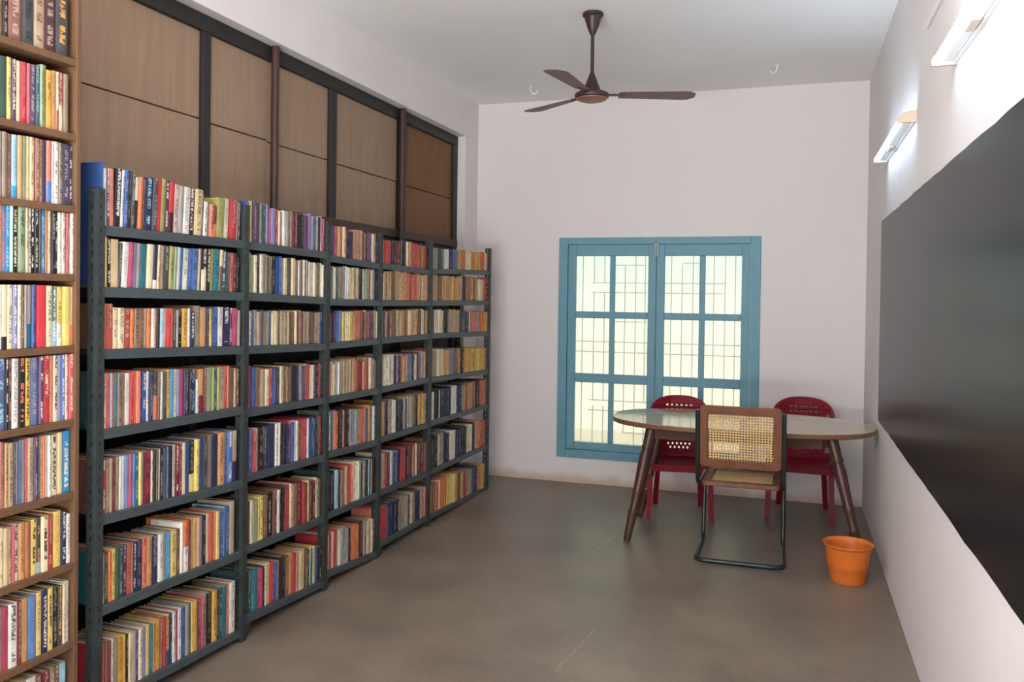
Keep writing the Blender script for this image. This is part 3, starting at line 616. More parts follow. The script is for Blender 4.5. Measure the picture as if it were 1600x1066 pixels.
BOOKS = """
0 0 1 1.992 2.011 0.154 2.391 u - 0.0 - 0
0 0 1 2.011 2.03 0.158 2.391 K - 0.0 - 0
0 0 1 2.03 2.079 0.165 2.391 U - 0.0 - 0
0 0 1 2.079 2.121 0.175 2.391 D - 0.0 k 0
0 0 1 2.121 2.162 0.183 2.391 s - 0.0 u 0
0 0 1 2.162 2.209 0.192 2.391 M - 0.0 - 0
0 0 1 2.209 2.26 0.202 2.391 D - 0.0 h 0
0 1 1 1.993 2.001 0.192 2.134 a - 0.0 - 0
0 1 1 2.001 2.027 0.196 2.134 e - 0.0 - 0
0 1 1 2.027 2.043 0.199 2.134 y - 0.0 - 0
0 1 1 2.043 2.06 0.197 2.134 v - 0.0 i 0
0 1 1 2.06 2.076 0.196 2.134 i - 0.0 - 0
0 1 1 2.076 2.098 0.197 2.134 r - 0.0 - 0
0 1 1 2.098 2.109 0.197 2.134 pr - 0.0 - 0
0 1 1 2.109 2.132 0.198 2.134 v - 0.0 a 0
0 1 1 2.133 2.147 0.2 2.134 T - 0.0 c 0
0 1 1 2.147 2.161 0.206 2.134 g - 0.0 - 0
0 1 1 2.161 2.172 0.207 2.134 x - 0.0 - 0
0 1 1 2.172 2.195 0.195 2.134 h - 0.0 - 0
0 1 1 2.195 2.215 0.199 2.134 z - 0.0 - 0
0 1 0 2.215 2.224 0.199 2.134 i r 0.35 - 0
0 1 1 2.224 2.243 0.2 2.134 r i 0.45 - 0
0 1 1 2.243 2.262 0.199 2.134 f - 0.0 - 0
0 2 1 1.994 2.008 0.206 1.887 a - 0.0 - 0
0 2 1 2.008 2.025 0.206 1.887 f - 0.0 - 0
0 2 1 2.025 2.045 0.204 1.887 ub - 0.0 - 0
0 2 1 2.045 2.065 0.204 1.887 c q 0.2 - 0
0 2 1 2.065 2.082 0.205 1.887 z - 0.0 - 0
0 2 1 2.082 2.098 0.207 1.887 g - 0.0 - 0
0 2 1 2.098 2.112 0.208 1.887 I - 0.0 - 0
0 2 1 2.112 2.129 0.208 1.887 I - 0.0 - 0
0 2 1 2.129 2.146 0.207 1.887 ub - 0.0 - 0
0 2 1 2.146 2.159 0.206 1.887 z - 0.0 - 0
0 2 1 2.159 2.173 0.207 1.887 N - 0.0 - 0
0 2 1 2.173 2.193 0.207 1.887 j B 0.35 - 0
0 2 0 2.193 2.202 0.208 1.887 w - 0.0 - 0
0 2 1 2.202 2.223 0.209 1.887 w - 0.0 - 0
0 2 1 2.223 2.239 0.208 1.887 f - 0.0 k 0
0 2 1 2.239 2.269 0.207 1.887 P - 0.0 - 0
0 2 1 2.269 2.284 0.205 1.887 P - 0.0 w 0
0 3 1 1.995 2.003 0.211 1.651 z - 0.0 - 0
0 3 1 2.003 2.024 0.212 1.651 l - 0.0 j 0
0 3 1 2.024 2.039 0.212 1.651 q - 0.0 c 0
0 3 1 2.039 2.049 0.212 1.651 mi - 0.0 - 0
0 3 1 2.049 2.068 0.212 1.651 k k 0.5 i 0
0 3 1 2.068 2.093 0.213 1.651 g - 0.0 e 0
0 3 1 2.093 2.105 0.213 1.651 I - 0.0 - 0
0 3 1 2.105 2.117 0.213 1.651 w - 0.0 d 0
0 3 1 2.117 2.132 0.212 1.651 k - 0.0 w 0
0 3 1 2.132 2.147 0.212 1.651 k - 0.0 I 0
0 3 0 2.147 2.155 0.212 1.651 d - 0.0 - 0
0 3 1 2.155 2.174 0.213 1.651 q - 0.0 c 0
0 3 1 2.174 2.183 0.213 1.651 Z - 0.0 - 0
0 3 1 2.183 2.198 0.213 1.651 i - 0.0 - 0
0 3 1 2.198 2.213 0.212 1.651 k - 0.0 a 0
0 3 1 2.213 2.223 0.209 1.651 k - 0.0 w 0
0 3 1 2.223 2.238 0.208 1.651 gi - 0.0 - 0
0 3 1 2.238 2.254 0.209 1.651 gi - 0.0 - 0
0 3 0 2.255 2.261 0.209 1.651 pr - 0.0 - 0
0 3 1 2.261 2.274 0.21 1.651 pw - 0.0 - 0
0 3 1 2.274 2.291 0.21 1.651 w - 0.0 - 0
0 4 1 1.997 2.009 0.206 1.405 w - 0.0 - 0
0 4 1 2.009 2.03 0.206 1.405 i k 0.2 - 0
0 4 1 2.03 2.05 0.206 1.405 i - 0.0 - 0
0 4 1 2.05 2.067 0.206 1.405 l - 0.0 w 0
0 4 1 2.067 2.079 0.206 1.405 i - 0.0 - 0
0 4 1 2.079 2.09 0.206 1.405 u - 0.0 - 0
0 4 1 2.09 2.1 0.206 1.405 a - 0.0 - 0
0 4 1 2.1 2.119 0.206 1.405 s t 0.38 - 0
0 4 1 2.119 2.132 0.207 1.405 b - 0.0 - 0
0 4 0 2.132 2.138 0.207 1.405 v - 0.0 - 0
0 4 1 2.138 2.176 0.206 1.405 R - 0.0 - 0
0 4 1 2.176 2.2 0.205 1.405 i - 0.0 - 0
0 4 1 2.2 2.221 0.203 1.405 t c 0.42 w 0
0 4 1 2.221 2.245 0.203 1.405 y w 0.38 - 0
0 4 1 2.245 2.273 0.203 1.405 y - 0.0 - 0
0 4 1 2.273 2.288 0.202 1.405 I o 0.35 - 0
0 5 1 1.998 2.027 0.228 1.149 S - 0.0 c 0
0 5 1 2.027 2.037 0.227 1.149 k - 0.0 i 0
0 5 1 2.037 2.047 0.226 1.149 k - 0.0 o 0
0 5 1 2.047 2.072 0.225 1.149 w - 0.0 a 0
0 5 1 2.072 2.099 0.224 1.149 k - 0.0 o 0
0 5 1 2.099 2.119 0.223 1.149 Y - 0.0 k 0
0 5 1 2.119 2.15 0.223 1.149 S - 0.0 - 0
0 5 1 2.15 2.166 0.225 1.149 v - 0.0 w 0
0 5 1 2.166 2.192 0.226 1.149 r - 0.0 i 0
0 5 1 2.192 2.208 0.225 1.149 j - 0.0 - 0
0 5 1 2.208 2.227 0.225 1.149 i - 0.0 k 0
0 5 1 2.227 2.242 0.225 1.149 l - 0.0 - 0
0 5 1 2.242 2.257 0.225 1.149 B - 0.0 w 0
0 5 1 2.257 2.271 0.226 1.149 i - 0.0 - 0
0 5 1 2.271 2.289 0.226 1.149 pr - 0.0 w 0
0 6 1 1.999 2.01 0.215 0.899 J - 0.0 - 0
0 6 1 2.01 2.023 0.212 0.899 f - 0.0 d 0
0 6 1 2.023 2.036 0.208 0.899 z - 0.0 - 0
0 6 1 2.035 2.056 0.205 0.899 s - 0.0 - 0
0 6 1 2.056 2.064 0.204 0.899 d - 0.0 - 0
0 6 1 2.064 2.073 0.205 0.899 f - 0.0 - 0
0 6 0 2.073 2.08 0.207 0.899 b - 0.0 - 0
0 6 1 2.08 2.102 0.208 0.899 a - 0.0 - 0
0 6 0 2.102 2.109 0.209 0.899 pr - 0.0 - 0
0 6 1 2.109 2.131 0.21 0.899 s - 0.0 - 0
0 6 1 2.131 2.147 0.21 0.899 v - 0.0 - 0
0 6 0 2.147 2.154 0.21 0.899 d - 0.0 - 0
0 6 1 2.154 2.165 0.209 0.899 i - 0.0 - 0
0 6 0 2.165 2.173 0.208 0.899 o - 0.0 - 0
0 6 1 2.173 2.186 0.208 0.899 w - 0.0 - 0
0 6 1 2.186 2.198 0.207 0.899 w - 0.0 - 0
0 6 1 2.198 2.226 0.207 0.899 i - 0.0 k 0
0 6 1 2.226 2.246 0.21 0.899 I - 0.0 - 0
0 6 1 2.246 2.281 0.211 0.899 q - 0.0 w 0
0 7 1 2.001 2.018 0.189 0.651 i - 0.0 - 0
0 7 1 2.018 2.036 0.184 0.651 I - 0.0 - 0
0 7 1 2.036 2.05 0.182 0.651 s - 0.0 - 0
0 7 0 2.05 2.059 0.184 0.651 pr - 0.0 - 0
0 7 1 2.059 2.076 0.185 0.651 w - 0.0 k 0
0 7 1 2.076 2.099 0.185 0.651 z - 0.0 - 0
0 7 1 2.099 2.115 0.183 0.651 Z - 0.0 - 0
0 7 0 2.115 2.122 0.182 0.651 ub - 0.0 - 0
0 7 1 2.122 2.145 0.185 0.651 y - 0.0 k 0
0 7 1 2.145 2.162 0.187 0.651 d c 0.2 j 0
0 7 1 2.162 2.188 0.186 0.651 i - 0.0 k 0
0 7 1 2.188 2.211 0.184 0.651 r - 0.0 - 0
0 7 1 2.211 2.243 0.19 0.651 y - 0.0 h 0
0 7 1 2.243 2.263 0.182 0.651 n - 0.0 w 0
0 7 1 2.263 2.282 0.17 0.651 w - 0.0 a 0
0 8 1 2.002 2.015 0.211 0.376 g - 0.0 - 0
0 8 1 2.015 2.041 0.204 0.376 p - 0.0 - 0
0 8 1 2.041 2.073 0.207 0.376 w - 0.0 d 0
0 8 1 2.073 2.085 0.207 0.376 m - 0.0 - 0
0 8 1 2.085 2.112 0.208 0.376 z - 0.0 - 0
0 8 1 2.112 2.142 0.208 0.376 B - 0.0 l 0
0 8 1 2.142 2.165 0.21 0.376 y - 0.0 - 0
0 8 1 2.165 2.189 0.211 0.376 n - 0.0 w 0
0 8 1 2.188 2.21 0.21 0.376 y - 0.0 d 0
0 8 1 2.21 2.233 0.209 0.376 k - 0.0 - 0
0 8 1 2.233 2.251 0.203 0.376 d - 0.0 h 0
0 8 1 2.251 2.261 0.208 0.376 i - 0.0 - 0
0 8 1 2.261 2.279 0.211 0.376 w - 0.0 - 0
0 9 0 2.004 2.026 0.208 0.114 s - 0.0 - 0
0 9 0 2.026 2.048 0.208 0.114 w - 0.0 - 0
0 9 0 2.048 2.079 0.208 0.114 s - 0.0 - 0
0 9 0 2.078 2.106 0.205 0.114 f - 0.0 - 0
0 9 0 2.106 2.145 0.197 0.114 w - 0.0 - 0
0 9 0 2.145 2.17 0.192 0.114 u - 0.0 - 0
0 9 0 2.17 2.199 0.195 0.114 m - 0.0 - 0
0 9 0 2.199 2.22 0.196 0.114 f - 0.0 - 0
0 9 0 2.22 2.243 0.195 0.114 u - 0.0 - 0
0 9 0 2.243 2.27 0.194 0.114 c - 0.0 - 0
1 0 1 2.394 2.42 0.214 1.832 zb - 0.0 - 3.2
1 0 1 2.42 2.433 0.207 1.832 w - 0.0 - 3.2
1 0 1 2.433 2.448 0.207 1.832 v - 0.0 w 3.2
1 0 1 2.448 2.471 0.21 1.832 j - 0.0 - 3.2
1 0 1 2.471 2.502 0.214 1.832 k - 0.0 w 3.2
1 0 1 2.502 2.516 0.213 1.832 w - 0.0 - 3.2
1 0 1 2.516 2.532 0.216 1.832 b - 0.0 - 3.2
1 0 1 2.532 2.551 0.215 1.832 k - 0.0 - 3.2
1 0 1 2.551 2.568 0.208 1.832 d - 0.0 - 3.2
1 0 1 2.568 2.587 0.195 1.832 w k 0.55 - 3.2
1 0 1 2.588 2.606 0.198 1.832 o - 0.0 - 3.2
1 0 1 2.606 2.624 0.195 1.832 u - 0.0 - 3.2
1 0 1 2.624 2.662 0.2 1.832 N - 0.0 c 3.2
1 0 1 2.662 2.686 0.205 1.832 d - 0.0 a 3.2
1 0 1 2.686 2.711 0.208 1.832 R - 0.0 - 3.2
1 0 1 2.711 2.734 0.209 1.832 x - 0.0 - 3.2
1 0 1 2.734 2.755 0.206 1.832 d - 0.0 w 3.2
1 0 1 2.756 2.783 0.2 1.832 R k 0.4 - 3.2
1 0 1 2.783 2.811 0.196 1.832 pw - 0.0 - 3.2
1 0 1 2.811 2.834 0.192 1.832 a - 0.0 - 3.2
1 0 1 2.834 2.874 0.192 1.831 w - 0.0 - 3.2
1 0 1 2.874 2.906 0.193 1.831 k - 0.0 w 3.2
1 0 1 2.907 2.95 0.192 1.831 I - 0.0 - 3.2
1 0 0 2.95 2.962 0.175 1.831 N - 0.0 - 3.2
1 0 0 2.962 2.984 0.147 1.831 w - 0.0 - 3.2
1 0 0 2.984 3.001 0.142 1.831 a - 0.0 - 3.2
1 0 0 3.001 3.027 0.139 1.831 j - 0.0 - 3.2
1 0 0 3.027 3.047 0.137 1.831 m o 0.4 - 3.2
1 0 1 3.047 3.097 0.172 1.831 x - 0.0 - 3.2
1 0 1 3.097 3.132 0.175 1.831 gi - 0.0 - 3.2
1 0 1 3.137 3.18 0.173 1.831 r - 0.0 - 3.2
1 0 0 3.18 3.195 0.17 1.831 a - 0.0 - 3.2
1 0 0 3.195 3.216 0.166 1.831 u - 0.0 - 3.2
1 1 1 2.421 2.437 0.183 1.609 y - 0.0 - 3
1 1 1 2.437 2.457 0.177 1.608 k - 0.0 w 3
1 1 1 2.457 2.496 0.177 1.608 I - 0.0 - 3
1 1 0 2.496 2.51 0.164 1.607 d - 0.0 a 3
1 1 1 2.51 2.542 0.171 1.607 w - 0.0 - 3
1 1 1 2.542 2.563 0.172 1.607 p - 0.0 - 3
1 1 1 2.563 2.584 0.173 1.606 l - 0.0 - 3
1 1 1 2.584 2.603 0.172 1.606 a - 0.0 j 3
1 1 1 2.603 2.637 0.171 1.605 t - 0.0 - 3
1 1 1 2.637 2.667 0.172 1.605 i - 0.0 - 3
1 1 1 2.667 2.688 0.174 1.604 N w 0.2 - 3
1 1 0 2.688 2.701 0.174 1.604 I - 0.0 - 3
1 1 0 2.701 2.713 0.174 1.604 z - 0.0 - 3
1 1 0 2.713 2.728 0.173 1.604 s - 0.0 - 3
1 1 1 2.728 2.758 0.174 1.603 d - 0.0 a 3
1 1 1 2.758 2.782 0.174 1.603 x - 0.0 - 3
1 1 0 2.782 2.797 0.173 1.603 g - 0.0 - 3
1 1 1 2.797 2.819 0.173 1.602 w - 0.0 - 3
1 1 0 2.819 2.836 0.172 1.602 b - 0.0 - 3
1 1 1 2.836 2.871 0.171 1.602 gi - 0.0 - 3
1 1 1 2.871 2.892 0.172 1.601 b - 0.0 - 3
1 1 1 2.892 2.933 0.173 1.601 B - 0.0 - 3
1 1 0 2.933 2.95 0.176 1.6 I - 0.0 - 3
1 1 1 2.95 2.982 0.177 1.6 k i 0.5 w 3
1 1 1 2.982 3.01 0.18 1.599 k - 0.0 i 3
1 1 0 3.01 3.031 0.181 1.599 x - 0.0 - 3
1 1 1 3.031 3.066 0.183 1.598 t - 0.0 - 3
1 1 0 3.066 3.087 0.181 1.598 I u 0.6 - 3
1 1 1 3.087 3.115 0.18 1.597 t - 0.0 w 3
1 1 0 3.115 3.138 0.174 1.597 d - 0.0 - 3
1 1 1 3.138 3.165 0.173 1.597 j - 0.0 - 3
1 1 0 3.165 3.186 0.17 1.596 m - 0.0 - 3
1 1 0 3.186 3.205 0.158 1.596 k - 0.0 - 3
1 2 1 2.414 2.437 0.165 1.384 o - 0.0 - 0.8
1 2 1 2.437 2.466 0.165 1.383 br - 0.0 - 0.8
1 2 1 2.466 2.49 0.152 1.382 i - 0.0 - 0.8
1 2 1 2.49 2.521 0.151 1.381 i - 0.0 - 0.8
1 2 1 2.521 2.554 0.15 1.38 br - 0.0 - 0.8
1 2 1 2.554 2.572 0.149 1.379 o - 0.0 - 0.8
1 2 1 2.572 2.597 0.15 1.378 f - 0.0 d 0.8
1 2 0 2.597 2.61 0.15 1.377 Z - 0.0 - 0.8
1 2 0 2.61 2.625 0.151 1.377 u - 0.0 - 0.8
1 2 0 2.625 2.639 0.152 1.376 f - 0.0 - 0.8
1 2 1 2.639 2.661 0.153 1.375 o - 0.0 - 0.8
1 2 1 2.661 2.683 0.153 1.375 w - 0.0 - 0.8
1 2 0 2.683 2.695 0.153 1.374 o - 0.0 - 0.8
1 2 0 2.695 2.71 0.154 1.373 k - 0.0 - 0.8
1 2 0 2.71 2.73 0.154 1.373 c - 0.0 w 0.8
1 2 0 2.73 2.746 0.156 1.372 s - 0.0 - 0.8
1 2 1 2.746 2.773 0.156 1.371 R - 0.0 - 0.8
1 2 0 2.773 2.78 0.157 1.37 o - 0.0 - 0.8
1 2 1 2.78 2.802 0.154 1.37 d - 0.0 - 0.8
1 2 0 2.802 2.815 0.152 1.369 a - 0.0 - 0.8
1 2 1 2.815 2.841 0.156 1.368 k - 0.0 - 0.8
1 2 1 2.841 2.875 0.159 1.367 h - 0.0 - 0.8
1 2 0 2.875 2.89 0.16 1.366 w - 0.0 - 0.8
1 2 1 2.89 2.917 0.147 1.365 N - 0.0 w 0.8
1 2 1 2.917 2.951 0.173 1.364 f - 0.0 - 0.8
1 2 1 2.951 2.99 0.166 1.363 z - 0.0 - 0.8
1 2 0 2.99 3.005 0.162 1.362 N - 0.0 - 0.8
1 2 0 3.005 3.025 0.163 1.361 Y - 0.0 - 0.8
1 2 1 3.025 3.061 0.169 1.36 b - 0.0 - 0.8
1 2 1 3.061 3.097 0.171 1.359 w - 0.0 - 0.8
1 2 1 3.097 3.148 0.171 1.357 n - 0.0 w 0.8
1 2 0 3.148 3.167 0.169 1.356 v - 0.0 w 0.8
1 2 1 3.167 3.199 0.169 1.355 p - 0.0 - 0.8
1 2 0 3.199 3.217 0.16 1.354 a - 0.0 - 0.8
1 3 1 2.417 2.437 0.201 1.094 w - 0.0 - 0.5
1 3 1 2.437 2.459 0.2 1.093 ro - 0.0 - 0.5
1 3 0 2.459 2.468 0.2 1.093 c - 0.0 - 0.5
1 3 0 2.468 2.479 0.199 1.093 ro - 0.0 - 0.5
1 3 0 2.479 2.491 0.198 1.093 t - 0.0 - 0.5
1 3 1 2.491 2.514 0.197 1.092 f - 0.0 d 0.5
1 3 0 2.514 2.526 0.194 1.092 ub - 0.0 - 0.5
1 3 1 2.526 2.554 0.194 1.092 w - 0.0 - 0.5
1 3 1 2.554 2.576 0.195 1.091 r - 0.0 - 0.5
1 3 0 2.576 2.585 0.197 1.091 o - 0.0 - 0.5
1 3 1 2.585 2.607 0.199 1.091 j - 0.0 - 0.5
1 3 0 2.607 2.62 0.199 1.09 N - 0.0 - 0.5
1 3 1 2.62 2.643 0.196 1.09 b - 0.0 w 0.5
1 3 0 2.643 2.657 0.194 1.09 w - 0.0 - 0.5
1 3 1 2.657 2.674 0.193 1.089 N - 0.0 - 0.5
1 3 1 2.674 2.7 0.191 1.089 d j 0.5 - 0.5
1 3 0 2.7 2.713 0.189 1.089 u - 0.0 - 0.5
1 3 0 2.713 2.727 0.189 1.088 w - 0.0 - 0.5
1 3 1 2.727 2.748 0.188 1.088 d - 0.0 - 0.5
1 3 1 2.748 2.773 0.193 1.088 h - 0.0 - 0.5
1 3 1 2.773 2.792 0.193 1.087 q - 0.0 - 0.5
1 3 1 2.792 2.812 0.192 1.087 i - 0.0 - 0.5
1 3 1 2.812 2.83 0.191 1.087 l - 0.0 - 0.5
1 3 1 2.83 2.852 0.191 1.086 p - 0.0 - 0.5
1 3 0 2.852 2.864 0.189 1.086 N - 0.0 - 0.5
1 3 1 2.864 2.884 0.187 1.086 v - 0.0 a 0.5
1 3 0 2.884 2.896 0.186 1.085 k - 0.0 - 0.5
1 3 1 2.896 2.917 0.184 1.085 N - 0.0 c 0.5
1 3 0 2.917 2.927 0.181 1.085 t - 0.0 - 0.5
1 3 0 2.928 2.947 0.141 1.085 w - 0.0 - 0.5
1 3 1 2.947 2.977 0.184 1.084 z m 0.4 - 0.5
1 3 0 2.977 2.993 0.187 1.084 m - 0.0 - 0.5
1 3 1 2.993 3.031 0.187 1.083 g - 0.0 - 0.5
1 3 0 3.031 3.039 0.186 1.083 x - 0.0 - 0.5
1 3 1 3.039 3.063 0.185 1.083 t - 0.0 - 0.5
1 3 0 3.063 3.079 0.185 1.082 x - 0.0 - 0.5
1 3 1 3.079 3.117 0.185 1.082 s - 0.0 - 0.5
1 3 0 3.117 3.132 0.186 1.081 r - 0.0 - 0.5
1 3 0 3.132 3.145 0.187 1.081 o - 0.0 - 0.5
1 3 0 3.145 3.155 0.181 1.081 d - 0.0 - 0.5
1 3 0 3.155 3.176 0.175 1.08 u - 0.0 - 0.5
1 3 0 3.176 3.193 0.174 1.08 i - 0.0 - 0.5
1 3 0 3.193 3.217 0.172 1.08 u - 0.0 - 0.5
1 4 1 2.413 2.44 0.196 0.782 R - 0.0 w 0.3
1 4 1 2.44 2.458 0.196 0.781 f - 0.0 - 0.3
1 4 1 2.458 2.47 0.199 0.78 s - 0.0 - 0.3
1 4 1 2.47 2.487 0.2 0.779 m - 0.0 - 0.3
1 4 1 2.486 2.505 0.199 0.779 f - 0.0 - 0.3
1 4 0 2.505 2.517 0.199 0.778 i - 0.0 - 0.3
1 4 1 2.517 2.532 0.2 0.777 c - 0.0 - 0.3
1 4 1 2.532 2.553 0.201 0.776 l - 0.0 - 0.3
1 4 1 2.553 2.571 0.202 0.775 pr - 0.0 - 0.3
1 4 0 2.571 2.579 0.202 0.775 B - 0.0 - 0.3
1 4 1 2.579 2.6 0.203 0.774 t - 0.0 - 0.3
1 4 1 2.6 2.615 0.203 0.773 y - 0.0 - 0.3
1 4 1 2.615 2.633 0.203 0.772 a - 0.0 - 0.3
1 4 1 2.633 2.669 0.202 0.771 m - 0.0 r 0.3
1 4 0 2.669 2.681 0.201 0.77 w - 0.0 - 0.3
1 4 1 2.681 2.695 0.202 0.769 k - 0.0 - 0.3
1 4 0 2.695 2.703 0.202 0.769 I - 0.0 - 0.3
1 4 0 2.703 2.71 0.203 0.768 k - 0.0 - 0.3
1 4 0 2.71 2.719 0.203 0.768 w - 0.0 - 0.3
1 4 1 2.719 2.735 0.204 0.767 k - 0.0 - 0.3
1 4 1 2.735 2.752 0.205 0.767 d - 0.0 - 0.3
1 4 0 2.752 2.763 0.206 0.766 B - 0.0 - 0.3
1 4 1 2.763 2.785 0.208 0.765 k - 0.0 - 0.3
1 4 1 2.785 2.807 0.209 0.764 w - 0.0 - 0.3
1 4 1 2.807 2.827 0.209 0.763 m - 0.0 w 0.3
1 4 0 2.827 2.841 0.21 0.762 m - 0.0 - 0.3
1 4 1 2.841 2.864 0.211 0.761 i - 0.0 - 0.3
1 4 1 2.864 2.891 0.213 0.76 b - 0.0 - 0.3
1 4 1 2.891 2.923 0.215 0.759 k y 0.35 - 0.3
1 4 1 2.923 2.948 0.217 0.757 y - 0.0 - 0.3
1 4 1 2.947 2.974 0.22 0.756 b - 0.0 - 0.3
1 4 1 2.974 3.0 0.224 0.755 d - 0.0 - 0.3
1 4 1 3.0 3.035 0.225 0.753 f - 0.0 - 0.3
1 4 1 3.035 3.073 0.226 0.751 n - 0.0 - 0.3
1 4 1 3.073 3.116 0.229 0.749 z - 0.0 - 0.3
1 4 1 3.116 3.136 0.229 0.748 b - 0.0 - 0.3
1 4 1 3.136 3.17 0.228 0.747 B - 0.0 w 0.3
1 4 1 3.17 3.201 0.228 0.745 s n 0.4 - 0.3
1 5 1 2.406 2.42 0.19 0.452 t - 0.0 - 0.3
1 5 1 2.42 2.437 0.188 0.451 s - 0.0 - 0.3
1 5 1 2.437 2.456 0.184 0.451 e - 0.0 - 0.3
1 5 1 2.456 2.471 0.185 0.45 o - 0.0 - 0.3
1 5 1 2.471 2.491 0.189 0.449 y - 0.0 - 0.3
1 5 1 2.491 2.507 0.19 0.449 e - 0.0 - 0.3
1 5 1 2.507 2.524 0.19 0.448 e - 0.0 - 0.3
1 5 1 2.524 2.543 0.191 0.447 N - 0.0 - 0.3
1 5 1 2.543 2.567 0.19 0.447 br - 0.0 - 0.3
1 5 0 2.567 2.576 0.19 0.446 z - 0.0 - 0.3
1 5 1 2.576 2.59 0.19 0.446 N - 0.0 w 0.3
1 5 1 2.59 2.624 0.191 0.445 n - 0.0 - 0.3
1 5 1 2.624 2.653 0.19 0.444 j - 0.0 r 0.3
1 5 1 2.653 2.68 0.188 0.443 z - 0.0 - 0.3
1 5 1 2.679 2.712 0.188 0.442 N - 0.0 - 0.3
1 5 1 2.712 2.737 0.188 0.441 w - 0.0 - 0.3
1 5 1 2.736 2.755 0.187 0.44 s - 0.0 - 0.3
1 5 1 2.755 2.783 0.186 0.439 q - 0.0 - 0.3
1 5 1 2.783 2.818 0.185 0.438 y - 0.0 - 0.3
1 5 1 2.818 2.84 0.185 0.437 u - 0.0 - 0.3
1 5 0 2.84 2.856 0.209 0.436 w - 0.0 - 0.3
1 5 1 2.856 2.886 0.21 0.435 o w 0.5 - 0.3
1 5 0 2.886 2.899 0.209 0.435 m - 0.0 - 0.3
1 5 0 2.899 2.916 0.21 0.434 h - 0.0 - 0.3
1 5 1 2.916 2.943 0.209 0.433 I - 0.0 - 0.3
1 5 0 2.943 2.96 0.207 0.433 z - 0.0 - 0.3
1 5 0 2.96 2.977 0.207 0.432 l - 0.0 - 0.3
1 5 1 2.977 2.998 0.207 0.431 k - 0.0 - 0.3
1 5 1 2.998 3.02 0.207 0.431 i - 0.0 - 0.3
1 5 1 3.019 3.047 0.207 0.43 ro - 0.0 - 0.3
1 5 0 3.047 3.063 0.207 0.429 j - 0.0 - 0.3
1 5 1 3.063 3.086 0.209 0.428 y - 0.0 - 0.3
1 5 1 3.086 3.114 0.214 0.427 b - 0.0 - 0.3
1 5 0 3.114 3.125 0.218 0.427 c - 0.0 - 0.3
1 5 1 3.125 3.152 0.218 0.426 b - 0.0 - 0.3
1 5 1 3.152 3.186 0.234 0.425 s - 0.0 - 0.3
1 6 0 2.398 2.412 0.196 0.107 k - 0.0 - 0
1 6 0 2.412 2.424 0.197 0.106 w - 0.0 - 0
1 6 1 2.424 2.443 0.196 0.106 o - 0.0 - 0
1 6 0 2.443 2.454 0.197 0.105 ub - 0.0 - 0
1 6 1 2.453 2.472 0.198 0.104 m - 0.0 - 0
1 6 0 2.472 2.487 0.2 0.103 w - 0.0 - 0
1 6 0 2.487 2.5 0.2 0.102 f - 0.0 - 0
1 6 1 2.5 2.529 0.199 0.101 h - 0.0 - 0
1 6 1 2.529 2.545 0.197 0.1 h - 0.0 - 0
1 6 0 2.545 2.556 0.196 0.099 k - 0.0 - 0
1 6 1 2.556 2.572 0.195 0.099 i - 0.0 - 0
1 6 1 2.572 2.594 0.194 0.098 s - 0.0 - 0
1 6 0 2.594 2.607 0.194 0.097 b - 0.0 - 0
1 6 1 2.607 2.626 0.194 0.096 i - 0.0 - 0
1 6 1 2.626 2.646 0.194 0.095 l - 0.0 - 0
1 6 1 2.646 2.667 0.194 0.094 y - 0.0 - 0
1 6 1 2.666 2.682 0.194 0.093 t - 0.0 - 0
1 6 1 2.682 2.698 0.195 0.092 z - 0.0 - 0
1 6 1 2.698 2.728 0.197 0.091 h - 0.0 - 0
1 6 0 2.728 2.743 0.198 0.09 ub - 0.0 - 0
1 6 1 2.743 2.761 0.199 0.089 r - 0.0 - 0
1 6 1 2.761 2.782 0.2 0.088 y t 0.3 - 0
1 6 0 2.782 2.794 0.203 0.087 n - 0.0 - 0
1 6 1 2.794 2.812 0.205 0.086 w - 0.0 - 0
1 6 0 2.812 2.828 0.206 0.085 p - 0.0 - 0
1 6 1 2.828 2.85 0.205 0.084 w - 0.0 - 0
1 6 1 2.85 2.873 0.205 0.083 b - 0.0 - 0
1 6 1 2.873 2.895 0.209 0.082 a - 0.0 - 0
1 6 0 2.895 2.91 0.21 0.081 e - 0.0 - 0
1 6 0 2.91 2.925 0.211 0.08 y - 0.0 - 0
1 6 1 2.925 2.952 0.211 0.079 h - 0.0 - 0
1 6 0 2.952 2.965 0.212 0.078 v - 0.0 - 0
1 6 1 2.965 2.984 0.215 0.077 R - 0.0 - 0
1 6 1 2.984 3.009 0.219 0.076 a - 0.0 - 0
1 6 1 3.009 3.044 0.219 0.075 k - 0.0 - 0
1 6 1 3.044 3.073 0.219 0.073 h - 0.0 - 0
1 6 0 3.073 3.091 0.219 0.072 N - 0.0 - 0
1 6 1 3.091 3.112 0.22 0.071 e - 0.0 - 0
1 6 1 3.112 3.142 0.221 0.069 t - 0.0 - 0
1 6 0 3.142 3.16 0.223 0.068 ro - 0.0 - 0
1 6 1 3.16 3.198 0.226 0.067 w - 0.0 - 0
"""
